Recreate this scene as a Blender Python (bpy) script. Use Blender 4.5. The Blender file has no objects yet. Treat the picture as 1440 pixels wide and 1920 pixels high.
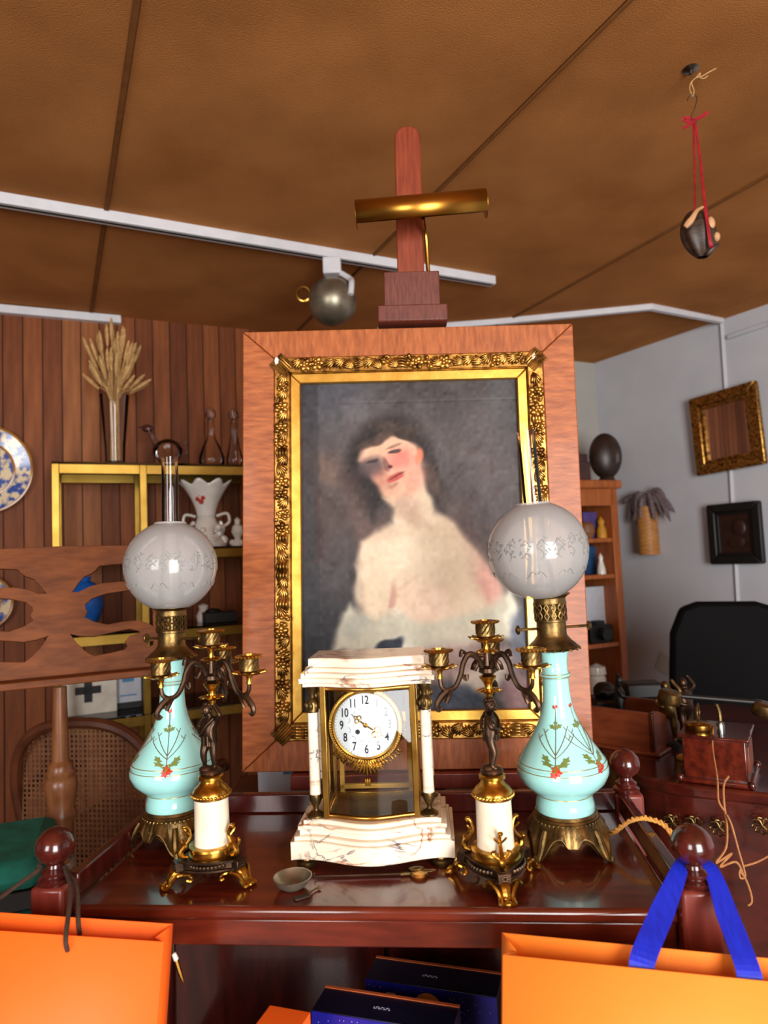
import bpy, math, random
import numpy as np
from mathutils import Vector, Matrix
random.seed(7)
D = math.radians
SC = bpy.context.scene
COL = SC.collection
# ------------------------------------------------------------------ camera
CAMZ, FPX, PITCH, ROLL = 1.30, 1280.0, D(4.0), D(2.5)
_c, _s = math.cos(ROLL), math.sin(ROLL)
_r = Vector((1, 0, 0)); _u = Vector((0, -math.sin(PITCH), math.cos(PITCH)))
CF = Vector((0, math.cos(PITCH), math.sin(PITCH)))
CR = _r * _c - _u * _s
CU = _r * _s + _u * _c
CAM = Vector((0, 0, CAMZ))
cd = bpy.data.cameras.new('camera'); cam = bpy.data.objects.new('camera', cd); COL.objects.link(cam)
cd.sensor_fit = 'VERTICAL'; cd.sensor_height = 36; cd.lens = 36 * FPX / 1920
cd.clip_start = .02
m = Matrix((CR, CU, -CF)).transposed().to_4x4(); m.translation = CAM
cam.matrix_world = m
SC.camera = cam
cd.dof.use_dof = True; cd.dof.focus_distance = 1.22; cd.dof.aperture_fstop = 4.2
# ------------------------------------------------------------------ view + sky + daylight
SC.view_settings.view_transform = 'Standard'; SC.view_settings.look = 'None'
SC.view_settings.gamma = 1; SC.view_settings.use_curve_mapping = False
SC.view_settings.exposure = 0.0
w = bpy.data.worlds.new('world'); SC.world = w; w.use_nodes = True
w.node_tree.nodes['Background'].inputs[0].default_value = (.86, .93, 1, 1)
w.node_tree.nodes['Background'].inputs[1].default_value = 1.2
def window_light(name, x, y, z, sx, sz, power, rz=0, col=(1, .985, .96)):
    l = bpy.data.lights.new(name, 'AREA'); l.shape = 'RECTANGLE'; l.size = sx; l.size_y = sz
    l.energy = power; l.color = col
    o = bpy.data.objects.new(name, l); COL.objects.link(o)
    o.location = (x, y, z); o.rotation_euler = (D(90), 0, rz)
    return o
window_light('daylight', 1.35, -2.36, 1.25, 1.7, 2.3, 225)
window_light('daylight', -1.75, -2.36, 1.62, 1.3, 1.55, 75)
# ------------------------------------------------------------------ helpers
def ray(x, y): return CR * ((x - 720) / FPX) + CU * ((960 - y) / FPX) + CF
def P(x, y, Y):
    d = ray(x, y); return CAM + d * (Y / d.y)
def Z(x, y, z):
    d = ray(x, y); return CAM + d * ((z - CAMZ) / d.z)
def PL(x, y, o, n, off=0):
    d = ray(x, y); return CAM + d * (((o - CAM).dot(n) + off) / d.dot(n))
def rotz(a): return Matrix.Rotation(a, 4, 'Z')
def TR(x=0, y=0, z=0): return Matrix.Translation((x, y, z))
def RX(a): return Matrix.Rotation(D(a), 4, 'X')
def RY(a): return Matrix.Rotation(D(a), 4, 'Y')
def RZ(a): return Matrix.Rotation(D(a), 4, 'Z')
class MB:
    def __init__(s): s.v = []; s.f = []
    def add(s, vs, fs, M=None):
        b = len(s.v)
        for p in vs:
            p = Vector(p); s.v.append(M @ p if M is not None else p)
        s.f += [tuple(b + i for i in q) for q in fs]
        return s
    def box(s, c, d, M=None):
        x, y, z = c; a, b, h = d[0] / 2, d[1] / 2, d[2] / 2
        vs = [(x + i * a, y + j * b, z + k * h) for k in (-1, 1) for j in (-1, 1) for i in (-1, 1)]
        return s.add(vs, [(0, 2, 3, 1), (4, 5, 7, 6), (0, 1, 5, 4), (2, 6, 7, 3), (0, 4, 6, 2), (1, 3, 7, 5)], M)
    def lathe(s, prof, n=24, M=None, cap=True):
        vs = [(r * math.cos(2 * math.pi * i / n), r * math.sin(2 * math.pi * i / n), z) for r, z in prof for i in range(n)]
        fs = [(j * n + i, j * n + (i + 1) % n, (j + 1) * n + (i + 1) % n, (j + 1) * n + i) for j in range(len(prof) - 1) for i in range(n)]
        if cap:
            if prof[0][0] > 1e-5: fs.append(tuple(range(n - 1, -1, -1)))
            if prof[-1][0] > 1e-5: fs.append(tuple((len(prof) - 1) * n + i for i in range(n)))
        return s.add(vs, fs, M)
    def tube(s, pts, r, n=8, closed=False, M=None):
        pts = [Vector(p) for p in pts]; k = len(pts)
        rs = r if isinstance(r, (list, tuple)) else [r] * k
        up = None; vs = []
        for i, p in enumerate(pts):
            a = pts[i - 1] if (i or closed) else p
            b = pts[(i + 1) % k] if (i < k - 1 or closed) else p
            t = (b - a).normalized()
            if up is None:
                up = t.orthogonal().normalized()
            up = (up - t * up.dot(t))
            up = up.normalized() if up.length > 1e-6 else t.orthogonal().normalized()
            q = t.cross(up)
            for j in range(n):
                an = 2 * math.pi * j / n
                vs.append(p + (up * math.cos(an) + q * math.sin(an)) * rs[i])
        kk = k if closed else k - 1
        fs = [(i * n + j, i * n + (j + 1) % n, ((i + 1) % k) * n + (j + 1) % n, ((i + 1) % k) * n + j) for i in range(kk) for j in range(n)]
        if not closed:
            fs.append(tuple(range(n - 1, -1, -1))); fs.append(tuple((k - 1) * n + j for j in range(n)))
        return s.add(vs, fs, M)
    def prism(s, poly, z0, z1, M=None):
        n = len(poly)
        vs = [(x, y, z0) for x, y in poly] + [(x, y, z1) for x, y in poly]
        fs = [tuple(range(n - 1, -1, -1)), tuple(range(n, 2 * n))] + [(i, (i + 1) % n, n + (i + 1) % n, n + i) for i in range(n)]
        return s.add(vs, fs, M)
    def sph(s, c, r, n=12, m=8, M=None):
        if not isinstance(r, (list, tuple)): r = (r, r, r)
        T = TR(*c) @ Matrix.Diagonal((*r, 1))
        if M is not None: T = M @ T
        vs = [(0, 0, -1)]
        for j in range(1, m):
            a = -math.pi / 2 + math.pi * j / m
            vs += [(math.cos(a) * math.cos(2 * math.pi * i / n), math.cos(a) * math.sin(2 * math.pi * i / n), math.sin(a)) for i in range(n)]
        vs.append((0, 0, 1)); L = len(vs) - 1
        fs = [(0, 1 + (i + 1) % n, 1 + i) for i in range(n)]
        fs += [(1 + j * n + i, 1 + j * n + (i + 1) % n, 1 + (j + 1) * n + (i + 1) % n, 1 + (j + 1) * n + i) for j in range(m - 2) for i in range(n)]
        fs += [(L, 1 + (m - 2) * n + i, 1 + (m - 2) * n + (i + 1) % n) for i in range(n)]
        return s.add(vs, fs, T)
    def grid(s, fn, nu, nv, wrap=False, M=None):
        vs = [fn(i / (nu if wrap else nu - 1), j / (nv - 1)) for j in range(nv) for i in range(nu)]
        fs = [(j * nu + i, j * nu + (i + 1) % nu, (j + 1) * nu + (i + 1) % nu, (j + 1) * nu + i) for j in range(nv - 1) for i in range(nu if wrap else nu - 1)]
        return s.add(vs, fs, M)
    def build(s, name, mt, parent=None, ang=38, bevel=0, solid=0, sub=0):
        me = bpy.data.meshes.new(name); me.from_pydata([tuple(p) for p in s.v], [], s.f)
        me.polygons.foreach_set('use_smooth', [True] * len(me.polygons)); me.update()
        me.set_sharp_from_angle(angle=D(ang))
        me.materials.append(mt)
        o = bpy.data.objects.new(name, me); COL.objects.link(o)
        if parent is not None: o.parent = parent
        if solid:
            q = o.modifiers.new('solid', 'SOLIDIFY'); q.thickness = solid; q.offset = 0
        if bevel:
            q = o.modifiers.new('bevel', 'BEVEL'); q.width = bevel; q.segments = 2; q.limit_method = 'ANGLE'
        if sub:
            q = o.modifiers.new('sub', 'SUBSURF'); q.levels = sub; q.render_levels = sub
        return o
def tag(o, label, cat, group=None, kind=None):
    o['label'] = label; o['category'] = cat
    if group: o['group'] = group
    if kind: o['kind'] = kind
    return o
def thing(name, label, cat, loc=(0, 0, 0), rz=0, group=None):
    o = bpy.data.objects.new(name, None); COL.objects.link(o); o.empty_display_size = .05
    o.location = loc; o.rotation_euler = (0, 0, rz)
    return tag(o, label, cat, group)
def struct(o): o['kind'] = 'structure'; return o
def stuff(o): o['kind'] = 'stuff'; return o
def copy_tree(o, parent=None):
    c = o.copy(); COL.objects.link(c); c.parent = parent
    for ch in list(o.children): copy_tree(ch, c)
    return c
def curve_panel(name, outlines, thick, mt, parent=None, bevel=.0):
    cu = bpy.data.curves.new(name, 'CURVE'); cu.dimensions = '2D'; cu.fill_mode = 'BOTH'; cu.extrude = thick / 2; cu.bevel_depth = bevel
    for poly in outlines:
        sp = cu.splines.new('POLY'); sp.points.add(len(poly) - 1); sp.use_cyclic_u = True
        for q, (x, y) in zip(sp.points, poly): q.co = (x, y, 0, 1)
    t = bpy.data.objects.new('tmp', cu); COL.objects.link(t)
    me = bpy.data.meshes.new_from_object(t.evaluated_get(bpy.context.evaluated_depsgraph_get()))
    bpy.data.objects.remove(t); bpy.data.curves.remove(cu)
    me.name = name; me.materials.clear(); me.materials.append(mt)
    o = bpy.data.objects.new(name, me); COL.objects.link(o); o.parent = parent
    return o
def text_mesh(txt, size, mt, name, parent=None, ext=.0002):
    cu = bpy.data.curves.new(name, 'FONT'); cu.body = txt; cu.size = size; cu.align_x = 'CENTER'; cu.align_y = 'CENTER'; cu.extrude = ext; cu.offset = size * .018
    t = bpy.data.objects.new('tmp', cu); COL.objects.link(t)
    me = bpy.data.meshes.new_from_object(t.evaluated_get(bpy.context.evaluated_depsgraph_get()))
    bpy.data.objects.remove(t); bpy.data.curves.remove(cu)
    me.name = name; me.materials.clear(); me.materials.append(mt)
    o = bpy.data.objects.new(name, me); COL.objects.link(o); o.parent = parent
    return o
def spline(pts, n=8):
    pts = [Vector(p) for p in pts]; out = []
    for i in range(len(pts) - 1):
        p0 = pts[max(i - 1, 0)]; p1 = pts[i]; p2 = pts[i + 1]; p3 = pts[min(i + 2, len(pts) - 1)]
        for k in range(n):
            t = k / n
            out.append(.5 * ((2 * p1) + (p2 - p0) * t + (2 * p0 - 5 * p1 + 4 * p2 - p3) * t * t + (3 * p1 - p0 - 3 * p2 + p3) * t ** 3))
    out.append(pts[-1]); return out
# ------------------------------------------------------------------ materials
def lin(c): return tuple(((v / 255) / 12.92 if v <= 10 else (((v / 255) + .055) / 1.055) ** 2.4) for v in c)
def mat(name, c1, c2=None, rough=.5, metal=0, scale=20, stretch=(1, 1, 1), bump=0, bscale=None, coat=0, detail=4, spec=.5, lo=.3, hi=.7):
    mt = bpy.data.materials.new(name); mt.use_nodes = True
    nt = mt.node_tree; b = nt.nodes['Principled BSDF']
    b.inputs['Roughness'].default_value = rough; b.inputs['Metallic'].default_value = metal
    b.inputs['Coat Weight'].default_value = coat; b.inputs['Coat Roughness'].default_value = .08
    b.inputs['Specular IOR Level'].default_value = spec
    c1 = lin(c1); c2 = lin(c2) if c2 else tuple(v * .75 for v in c1)
    tc = nt.nodes.new('ShaderNodeTexCoord'); mp = nt.nodes.new('ShaderNodeMapping'); mp.inputs['Scale'].default_value = stretch
    nz = nt.nodes.new('ShaderNodeTexNoise'); nz.inputs['Scale'].default_value = scale; nz.inputs['Detail'].default_value = detail
    rp = nt.nodes.new('ShaderNodeValToRGB')
    rp.color_ramp.elements[0].position = lo; rp.color_ramp.elements[0].color = (*c2, 1)
    rp.color_ramp.elements[1].position = hi; rp.color_ramp.elements[1].color = (*c1, 1)
    L = nt.links.new
    L(tc.outputs['Object'], mp.inputs[0]); L(mp.outputs[0], nz.inputs['Vector']); L(nz.outputs[0], rp.inputs[0]); L(rp.outputs[0], b.inputs['Base Color'])
    if bump:
        n2 = nt.nodes.new('ShaderNodeTexNoise'); n2.inputs['Scale'].default_value = bscale or scale * 4; n2.inputs['Detail'].default_value = 3
        L(mp.outputs[0], n2.inputs['Vector'])
        bp = nt.nodes.new('ShaderNodeBump'); bp.inputs['Strength'].default_value = bump; bp.inputs['Distance'].default_value = .003
        L(n2.outputs[0], bp.inputs['Height']); L(bp.outputs[0], b.inputs['Normal'])
    return mt
def glass(name, tint=(.95, .96, .96), ior=1.5, rough=.01):
    mt = bpy.data.materials.new(name); mt.use_nodes = True; nt = mt.node_tree; nt.nodes.clear()
    out = nt.nodes.new('ShaderNodeOutputMaterial'); mx = nt.nodes.new('ShaderNodeMixShader'); fr = nt.nodes.new('ShaderNodeFresnel')
    fr.inputs[0].default_value = ior
    t = nt.nodes.new('ShaderNodeBsdfTransparent'); t.inputs[0].default_value = (*tint, 1)
    g = nt.nodes.new('ShaderNodeBsdfGlossy'); g.inputs['Roughness'].default_value = rough
    L = nt.links.new
    L(fr.outputs[0], mx.inputs[0]); L(t.outputs[0], mx.inputs[1]); L(g.outputs[0], mx.inputs[2]); L(mx.outputs[0], out.inputs[0])
    return mt
def frosted(name):
    mt = bpy.data.materials.new(name); mt.use_nodes = True; nt = mt.node_tree; nt.nodes.clear(); L = nt.links.new; N = nt.nodes.new
    out = N('ShaderNodeOutputMaterial'); m1 = N('ShaderNodeMixShader'); m2 = N('ShaderNodeMixShader'); m3 = N('ShaderNodeMixShader')
    d = N('ShaderNodeBsdfDiffuse'); d.inputs[0].default_value = (.72, .72, .72, 1)
    t = N('ShaderNodeBsdfTranslucent'); t.inputs[0].default_value = (.85, .83, .82, 1)
    tr = N('ShaderNodeBsdfTransparent'); tr.inputs[0].default_value = (.9, .88, .88, 1)
    g = N('ShaderNodeBsdfGlossy'); g.inputs['Roughness'].default_value = .12
    fr = N('ShaderNodeFresnel'); fr.inputs[0].default_value = 1.45
    m1.inputs[0].default_value = .5; m2.inputs[0].default_value = .3
    L(d.outputs[0], m1.inputs[1]); L(t.outputs[0], m1.inputs[2]); L(m1.outputs[0], m2.inputs[1]); L(tr.outputs[0], m2.inputs[2])
    L(fr.outputs[0], m3.inputs[0]); L(m2.outputs[0], m3.inputs[1]); L(g.outputs[0], m3.inputs[2]); L(m3.outputs[0], out.inputs[0])
    return mt
def marble(name):
    mt = mat(name, (238, 226, 206), (226, 205, 180), rough=.22, scale=14, coat=.3); nt = mt.node_tree; L = nt.links.new; N = nt.nodes.new
    b = nt.nodes['Principled BSDF']; src = b.inputs['Base Color'].links[0].from_socket
    tc = N('ShaderNodeTexCoord')
    prev = src
    for sc, w, col, seed in ((9, .022, (70, 62, 84), 1.3), (6, .03, (165, 105, 60), 5.1)):
        mp = N('ShaderNodeMapping'); mp.inputs['Location'].default_value = (seed, seed * 2, seed * 3); mp.inputs['Scale'].default_value = (1, 1, 2.2)
        nz = N('ShaderNodeTexNoise'); nz.inputs['Scale'].default_value = sc; nz.inputs['Detail'].default_value = 6; nz.inputs['Distortion'].default_value = 1.5
        a = N('ShaderNodeMath'); a.operation = 'SUBTRACT'; a.inputs[1].default_value = .5
        ab = N('ShaderNodeMath'); ab.operation = 'ABSOLUTE'
        rp = N('ShaderNodeValToRGB'); rp.color_ramp.elements[0].color = (1, 1, 1, 1); rp.color_ramp.elements[1].color = (0, 0, 0, 1); rp.color_ramp.elements[1].position = w
        n3 = N('ShaderNodeTexNoise'); n3.inputs['Scale'].default_value = 16
        r3 = N('ShaderNodeValToRGB'); r3.color_ramp.elements[0].position = .45; r3.color_ramp.elements[1].position = .62
        mu = N('ShaderNodeMath'); mu.operation = 'MULTIPLY'
        mx = N('ShaderNodeMixRGB'); mx.inputs[2].default_value = (*lin(col), 1)
        L(tc.outputs['Object'], mp.inputs[0]); L(mp.outputs[0], nz.inputs['Vector']); L(mp.outputs[0], n3.inputs['Vector'])
        L(nz.outputs[0], a.inputs[0]); L(a.outputs[0], ab.inputs[0]); L(ab.outputs[0], rp.inputs[0]); L(n3.outputs[0], r3.inputs[0])
        L(rp.outputs[0], mu.inputs[0]); L(r3.outputs[0], mu.inputs[1]); L(mu.outputs[0], mx.inputs[0]); L(prev, mx.inputs[1])
        prev = mx.outputs[0]
    L(prev, b.inputs['Base Color'])
    return mt
M = dict(
    mahog=mat('mahogany', (104, 36, 19), (62, 17, 10), rough=.22, scale=9, stretch=(1, 6, 6), coat=.5),
    mahog_dark=mat('dark mahogany', (82, 26, 20), (46, 12, 10), rough=.2, scale=9, stretch=(5, 5, 1), coat=.6),
    mahog_post=mat('post mahogany', (128, 50, 38), (98, 34, 26), rough=.35, scale=14, stretch=(5, 5, .7), coat=.2),
    oak=mat('oak veneer', (172, 98, 54), (134, 70, 36), rough=.42, scale=26, stretch=(1, 1, 5), bump=.12, coat=.08, spec=.3),
    oak_h=mat('oak veneer horizontal', (172, 98, 54), (134, 70, 36), rough=.42, scale=26, stretch=(5, 1, 1), bump=.12, coat=.08, spec=.3),
    easel=mat('easel beech', (140, 62, 34), (104, 38, 20), rough=.45, scale=20, stretch=(5, 5, .6), bump=.05),
    easel_dark=mat('easel clamp wood', (108, 52, 40), (76, 32, 24), rough=.5, scale=40, stretch=(5, 5, .8), bump=.08),
    gold=mat('old gilding', (200, 150, 74), (92, 60, 24), rough=.33, metal=.9, scale=60, lo=.35, hi=.62),
    slip=mat('gilt slip', (226, 180, 86), (196, 144, 56), rough=.32, metal=.85, scale=30, bump=.05),
    brass=mat('brass', (196, 152, 74), (150, 108, 44), rough=.26, metal=1, scale=25),
    brass_old=mat('tarnished brass', (140, 112, 66), (74, 60, 38), rough=.38, metal=.95, scale=50, bump=.15, bscale=180),
    lampgold=mat('satin brass', (190, 138, 58), (172, 120, 46), rough=.3, metal=1, scale=8),
    ormolu=mat('gilt bronze', (214, 166, 72), (150, 106, 38), rough=.28, metal=1, scale=70, bump=.1, bscale=200),
    bronze=mat('brown bronze', (92, 68, 50), (46, 34, 26), rough=.36, metal=.85, scale=30),
    pewter=mat('pewter', (160, 152, 134), (124, 116, 98), rough=.38, metal=.8, scale=20),
    steel=mat('steel', (150, 150, 150), (110, 110, 110), rough=.3, metal=1, scale=30),
    cream=mat('cream marble', (240, 230, 208), (228, 212, 184), rough=.3, scale=25),
    marble=marble('veined marble'),
    turq=mat('turquoise opaline', (166, 226, 222), (154, 214, 210), rough=.1, scale=4, coat=.6),
    leafgreen=mat('enamel green', (96, 112, 52), (120, 130, 70), rough=.3),
    enred=mat('enamel red', (200, 52, 24), (170, 36, 20), rough=.3),
    enbrown=mat('enamel brown', (110, 84, 60), rough=.3),
    gline=mat('gilt line', (170, 146, 84), rough=.3, metal=.6),
    etched=mat('etched scroll', (132, 132, 128), (116, 116, 112), rough=.5),
    glass=glass('clear glass'), glass_dark=glass('smoked glass', (.35, .4, .36)), glass_thin=glass('thin glass', (.97, .97, .97), 1.3), etbrass=mat('etagere brass', (158, 126, 58), (128, 98, 40), rough=.34, metal=1, scale=8), glass_lilac=glass('lilac glass', (.8, .72, .75)),
    frosted=frosted('frosted glass'),
    white=mat('dial enamel', (236, 242, 244), (228, 236, 240), rough=.25, scale=3), black=mat('black', (12, 12, 13), rough=.5),
    ink=mat('dial ink', (28, 30, 44), rough=.6), dialgrey=mat('dial garland', (150, 150, 160), rough=.6),
    orange=mat('orange paper', (255, 106, 18), (250, 98, 10), rough=.6, scale=6), orange2=mat('light orange paper', (255, 140, 44), (250, 132, 34), rough=.6, scale=6),
    cordbrown=mat('brown cord', (72, 50, 36), (52, 36, 26), rough=.8, scale=200, bump=.3), blue=mat('blue ribbon', (14, 40, 200), (8, 28, 170), rough=.6, scale=40, stretch=(8, 1, 1)),
    navy=mat('navy card', (26, 28, 140), (20, 22, 120), rough=.35), navytop=mat('navy lid', (12, 12, 40), (10, 10, 32), rough=.4), cardorange=mat('card orange', (190, 92, 40), rough=.6),
    star=mat('print pale', (190, 190, 215), rough=.6), moon=mat('print gold', (206, 150, 60), rough=.6), pinkprint=mat('print pink', (214, 150, 140), rough=.6), redprint=mat('print red', (220, 70, 40), rough=.6),
    ceil=mat('hessian ceiling cloth', (186, 124, 70), (158, 102, 54), rough=.95, scale=3, bump=.5, bscale=220, spec=.1),
    batten=mat('cloth batten', (128, 82, 44), (112, 70, 36), rough=.9, scale=20, spec=.1),
    bd=[mat('wall board %d' % i, a, b, rough=.55, scale=8, stretch=(4, 4, .5), spec=.2) for i, (a, b) in enumerate((((150, 86, 46), (116, 62, 32)), ((132, 72, 38), (100, 52, 26)), ((162, 100, 58), (126, 74, 40)), ((118, 62, 32), (90, 45, 22))))],
    groove=mat('wall groove', (44, 22, 14), rough=.8), plaster=mat('white plaster', (196, 198, 204), (186, 188, 195), rough=.8, scale=4, bump=.1, bscale=30), plaster2=mat('grey plaster', (180, 178, 172), (170, 168, 162), rough=.85, scale=4),
    floor=mat('floor bounce tone', (120, 98, 76), (98, 78, 58), rough=.5, scale=6), whitemetal=mat('white enamelled metal', (216, 216, 220), (206, 206, 212), rough=.4),  # unseen floor's colour picked to bounce light up to the ceiling
    stand=mat('carved walnut', (126, 70, 34), (92, 48, 22), rough=.55, spec=.2, scale=14, stretch=(1, 4, 4), bump=.06), stand_v=mat('turned walnut', (142, 92, 56), (108, 64, 36), rough=.32, scale=14, stretch=(5, 5, .8)),
    chairwood=mat('chair walnut', (96, 50, 28), (66, 32, 18), rough=.35, scale=12), cane=mat('cane', (128, 84, 52), (104, 64, 38), rough=.6, scale=40),
    teal=mat('teal velvet', (12, 116, 100), (8, 88, 76), rough=.85, scale=30, bump=.2), wheat=mat('dried wheat', (206, 166, 108), (168, 126, 74), rough=.8, scale=60),
    plate=mat('faience plate', (226, 206, 170), (46, 84, 160), rough=.15, scale=26, lo=.42, hi=.52, coat=.4), platerim=mat('plate ochre band', (190, 132, 56), (150, 96, 40), rough=.2), bluevase=mat('cobalt vase', (40, 110, 200), (24, 84, 176), rough=.25, scale=10),
    porc=mat('porcelain', (236, 232, 226), (222, 216, 206), rough=.15, coat=.4), paper=mat('paper', (206, 212, 222), (190, 198, 212), rough=.8), bluepaper=mat('blue print', (90, 150, 200), rough=.8), cardwhite=mat('white card', (232, 228, 214), rough=.5),
    pine=mat('pine', (178, 100, 44), (146, 74, 28), rough=.4, scale=10, stretch=(5, 5, .7)), leather=mat('black leather', (5, 5, 6), (3, 3, 4), rough=.7, bump=.1, bscale=120, spec=.12), armwood=mat('golden arm wood', (186, 96, 34), (150, 70, 22), rough=.3, scale=10),
    deskwood=mat('desk mahogany', (88, 30, 20), (54, 16, 12), rough=.18, scale=6, stretch=(1, 5, 5), coat=.6), box=mat('oak box', (128, 62, 32), (98, 42, 22), rough=.35, scale=12, stretch=(1, 1, 5)),
    twine=mat('twine', (190, 130, 80), (160, 104, 60), rough=.8, scale=100), goldcord=mat('gold twisted cord', (206, 150, 62), (170, 112, 40), rough=.6, scale=100), red=mat('red ribbon', (160, 18, 34), (120, 10, 24), rough=.45, scale=40),
    darkcarve=mat('dark carved wood', (58, 40, 32), (30, 20, 17), rough=.4, scale=14, bump=.2), castle=mat('purple brown carving', (74, 44, 42), (50, 28, 28), rough=.5), bamboo=mat('bamboo', (196, 132, 62), (168, 104, 44), rough=.5, stretch=(1, 1, 6), scale=8), feather=mat('grey feathers', (128, 114, 116), (76, 64, 68), rough=.7, scale=40, stretch=(1, 1, 5)),
    palebark=mat('pale husk', (206, 160, 116), (170, 120, 80), rough=.6), husk=mat('dark husk', (70, 50, 38), (36, 26, 22), rough=.45, scale=30, stretch=(1, 1, 4), bump=.2), relief=mat('brown relief', (52, 28, 20), (34, 18, 14), rough=.4),
    mirror=mat('mirror glass', (230, 230, 235), (228, 228, 232), rough=.02, metal=1),
)
# ------------------------------------------------------------------ room
C0 = Vector((1.503, 4.685, 0)); YAW = D(24.0)
BX = Vector((math.cos(YAW), math.sin(YAW), 0)); NB = Vector((math.sin(YAW), -math.cos(YAW), 0))   # back wall dir, normal to room
RD = Vector((.524, -.852, 0)).normalized(); NR = Vector((RD.y, -RD.x, 0))
CH = 2.60
def WB(x, y, off=0): return PL(x, y, C0 + NB * off, NB)
def WR(x, y, off=0): return PL(x, y, C0 + NR * off, NR)
def wall_box(mb, p, q, z0, z1, th, n):
    """slab whose room face runs p->q"""
    vs = []
    for z in (z0, z1):
        for a in (p, q, q - n * th, p - n * th): vs.append((a.x, a.y, z))
    mb.add(vs, [(0, 3, 2, 1), (4, 5, 6, 7), (0, 1, 5, 4), (1, 2, 6, 5), (2, 3, 7, 6), (3, 0, 4, 7)])
fl = struct(MB().box((0, 1.2, -.05), (13, 9, .1)).build('floor', M['floor']))
ce = struct(MB().box((0, 1.2, CH + .08), (13, 9, .1)).build('ceiling', M['batten']))
wb = MB(); wall_box(wb, C0 - BX * 7.5, C0 + BX * .15, 0, CH + .03, .1, NB); wb = struct(wb.build('wall_back', M['groove']))
bm_ = MB(); bm_.box((0, 0, CH / 2), (.080, .014, CH)); proto = None
ang = math.atan2(BX.y, BX.x)
nb = 62
for i in range(nb):
    p = C0 - BX * (.62 + .0855 * (i + .5)) + NB * .007
    if i < 4:
        me_o = MB().box((0, 0, CH / 2), (.0805, .014, CH)).build('board', M['bd'][i], wb, bevel=.004)
        protos = (protos if i else []) + [me_o]
    else:
        me_o = bpy.data.objects.new('board', protos[random.choice((0, 1, 2, 3, 1, 2))].data); COL.objects.link(me_o); me_o.parent = wb
    me_o.location = p; me_o.rotation_euler = (0, 0, ang)
ps = MB(); wall_box(ps, C0 - BX * .62 + NB * .012, C0 + NB * .012, 0, CH, .02, NB); ps.build('plaster_strip', M['plaster2'], wb)
wr = MB(); wall_box(wr, C0 - RD * .1, C0 + RD * 8.6, 0, CH + .03, .1, NR); wr = struct(wr.build('wall_right', M['plaster']))
wl = MB(); wl.box((-5.4, .5, CH / 2), (.1, 6.4, CH + .05)); struct(wl.build('wall_left', M['plaster2']))
wf = MB()
for x0, x1, z0, z1 in ((-5.4, -2.4, 0, CH), (-1.1, .5, 0, CH), (2.2, 6, 0, CH), (-2.4, -1.1, 0, .84), (.5, 2.2, 0, .1), (-2.4, -1.1, 2.4, CH), (.5, 2.2, 2.4, CH)):
    wf.box(((x0 + x1) / 2, -2.5, (z0 + z1) / 2), (x1 - x0, .12, z1 - z0))
struct(wf.build('wall_front', M['plaster2']))
for k, (x0, x1) in enumerate(((.5, 2.2), (-2.4, -1.1))):
    wn = MB()
    lo = .1 if k == 0 else .84
    for a, b in ((x0 + .025, .05), (x1 - .025, .05), ((x0 + x1) / 2, .05)): wn.box((a, -2.46, (lo + 2.4) / 2), (b, .06, 2.4 - lo))
    for z in (lo + .025, 2.375): wn.box(((x0 + x1) / 2, -2.46, z), (x1 - x0, .06, .05))
    struct(wn.build('window_%d' % (k + 1), M['whitemetal']))
# ceiling cloth panels between seams, running along A
A_ = Vector((-math.sin(YAW + D(2)), math.cos(YAW + D(2)), 0)); B_ = Vector((A_.y, -A_.x, 0))
seams = [-4.06, -3.0, -1.94, -.88, .185, 1.245, 2.29, 3.35, 4.4]
for a, b in zip(seams[:-1], seams[1:]):
    mb = MB(); q = []
    for (u, v) in ((a + .003, -4.2), (b - .003, -4.2), (b - .003, 3.72), (a + .003, 3.72)):
        pt = B_ * u + A_ * v; q.append((pt.x, pt.y))
    mb.prism(q, CH, CH + .03); mb.build('cloth_panel', M['ceil'], ce, bevel=.006)
mb = MB()
for u, wd in ((.185, .018), (1.245, .008), (2.29, .012)):
    q = [B_ * (u + s * wd / 2) + A_ * v for s, v in ((-1, -4), (1, -4), (1, 3.7), (-1, 3.7))]
    mb = MB().prism([(p.x, p.y) for p in q], CH - .007, CH + .004); mb.build('cover_strip', M['batten'], ce, bevel=.003)
# white trunking along the ceiling and right wall
def bar(name, pts, w_, h_, mt, down=True):
    mb = MB()
    for p, q in zip(pts[:-1], pts[1:]):
        d = (q - p); L_ = d.length; d.normalize()
        sd = d.cross(Vector((0, 0, 1)));
        sd = sd.normalized() if sd.length > .1 else Vector((0, 1, 0)).cross(d).normalized()
        up = sd.cross(d)
        vs = [o + sd * (i * w_ / 2) + up * (j * h_ / 2) for o in (p - d * w_ * .3, q + d * w_ * .3) for i, j in ((-1, -1), (1, -1), (1, 1), (-1, 1))]
        mb.add(vs, [(0, 1, 2, 3), (7, 6, 5, 4), (0, 4, 5, 1), (1, 5, 6, 2), (2, 6, 7, 3), (3, 7, 4, 0)])
    return mb.build(name, mt, bevel=.003)
zt = CH - .016
struct(bar('trim_1', [Vector((.02, 3.76, zt)), Vector((.668, 3.70, zt)), Z(1220, 576, zt), WR(1352, 601, .02) + Vector((0, 0, 0))], .03, .032, M['whitemetal']))
struct(bar('trim_2', [WR(1353, 604, .006), WR(1366, 800, .006), WR(1384, 1130, .006), WR(1394, 1290, .006)], .022, .010, M['plaster']))
struct(bar('trim_3', [WR(1366, 632, .012), WR(1440, 607, .012), WR(1600, 555, .012)], .018, .024, M['plaster']))
struct(bar('trim_4', [WB(-180, 562, .03), WB(-20, 578, .03), WB(222, 600, .03)], .04, .04, M['whitemetal']))
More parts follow.
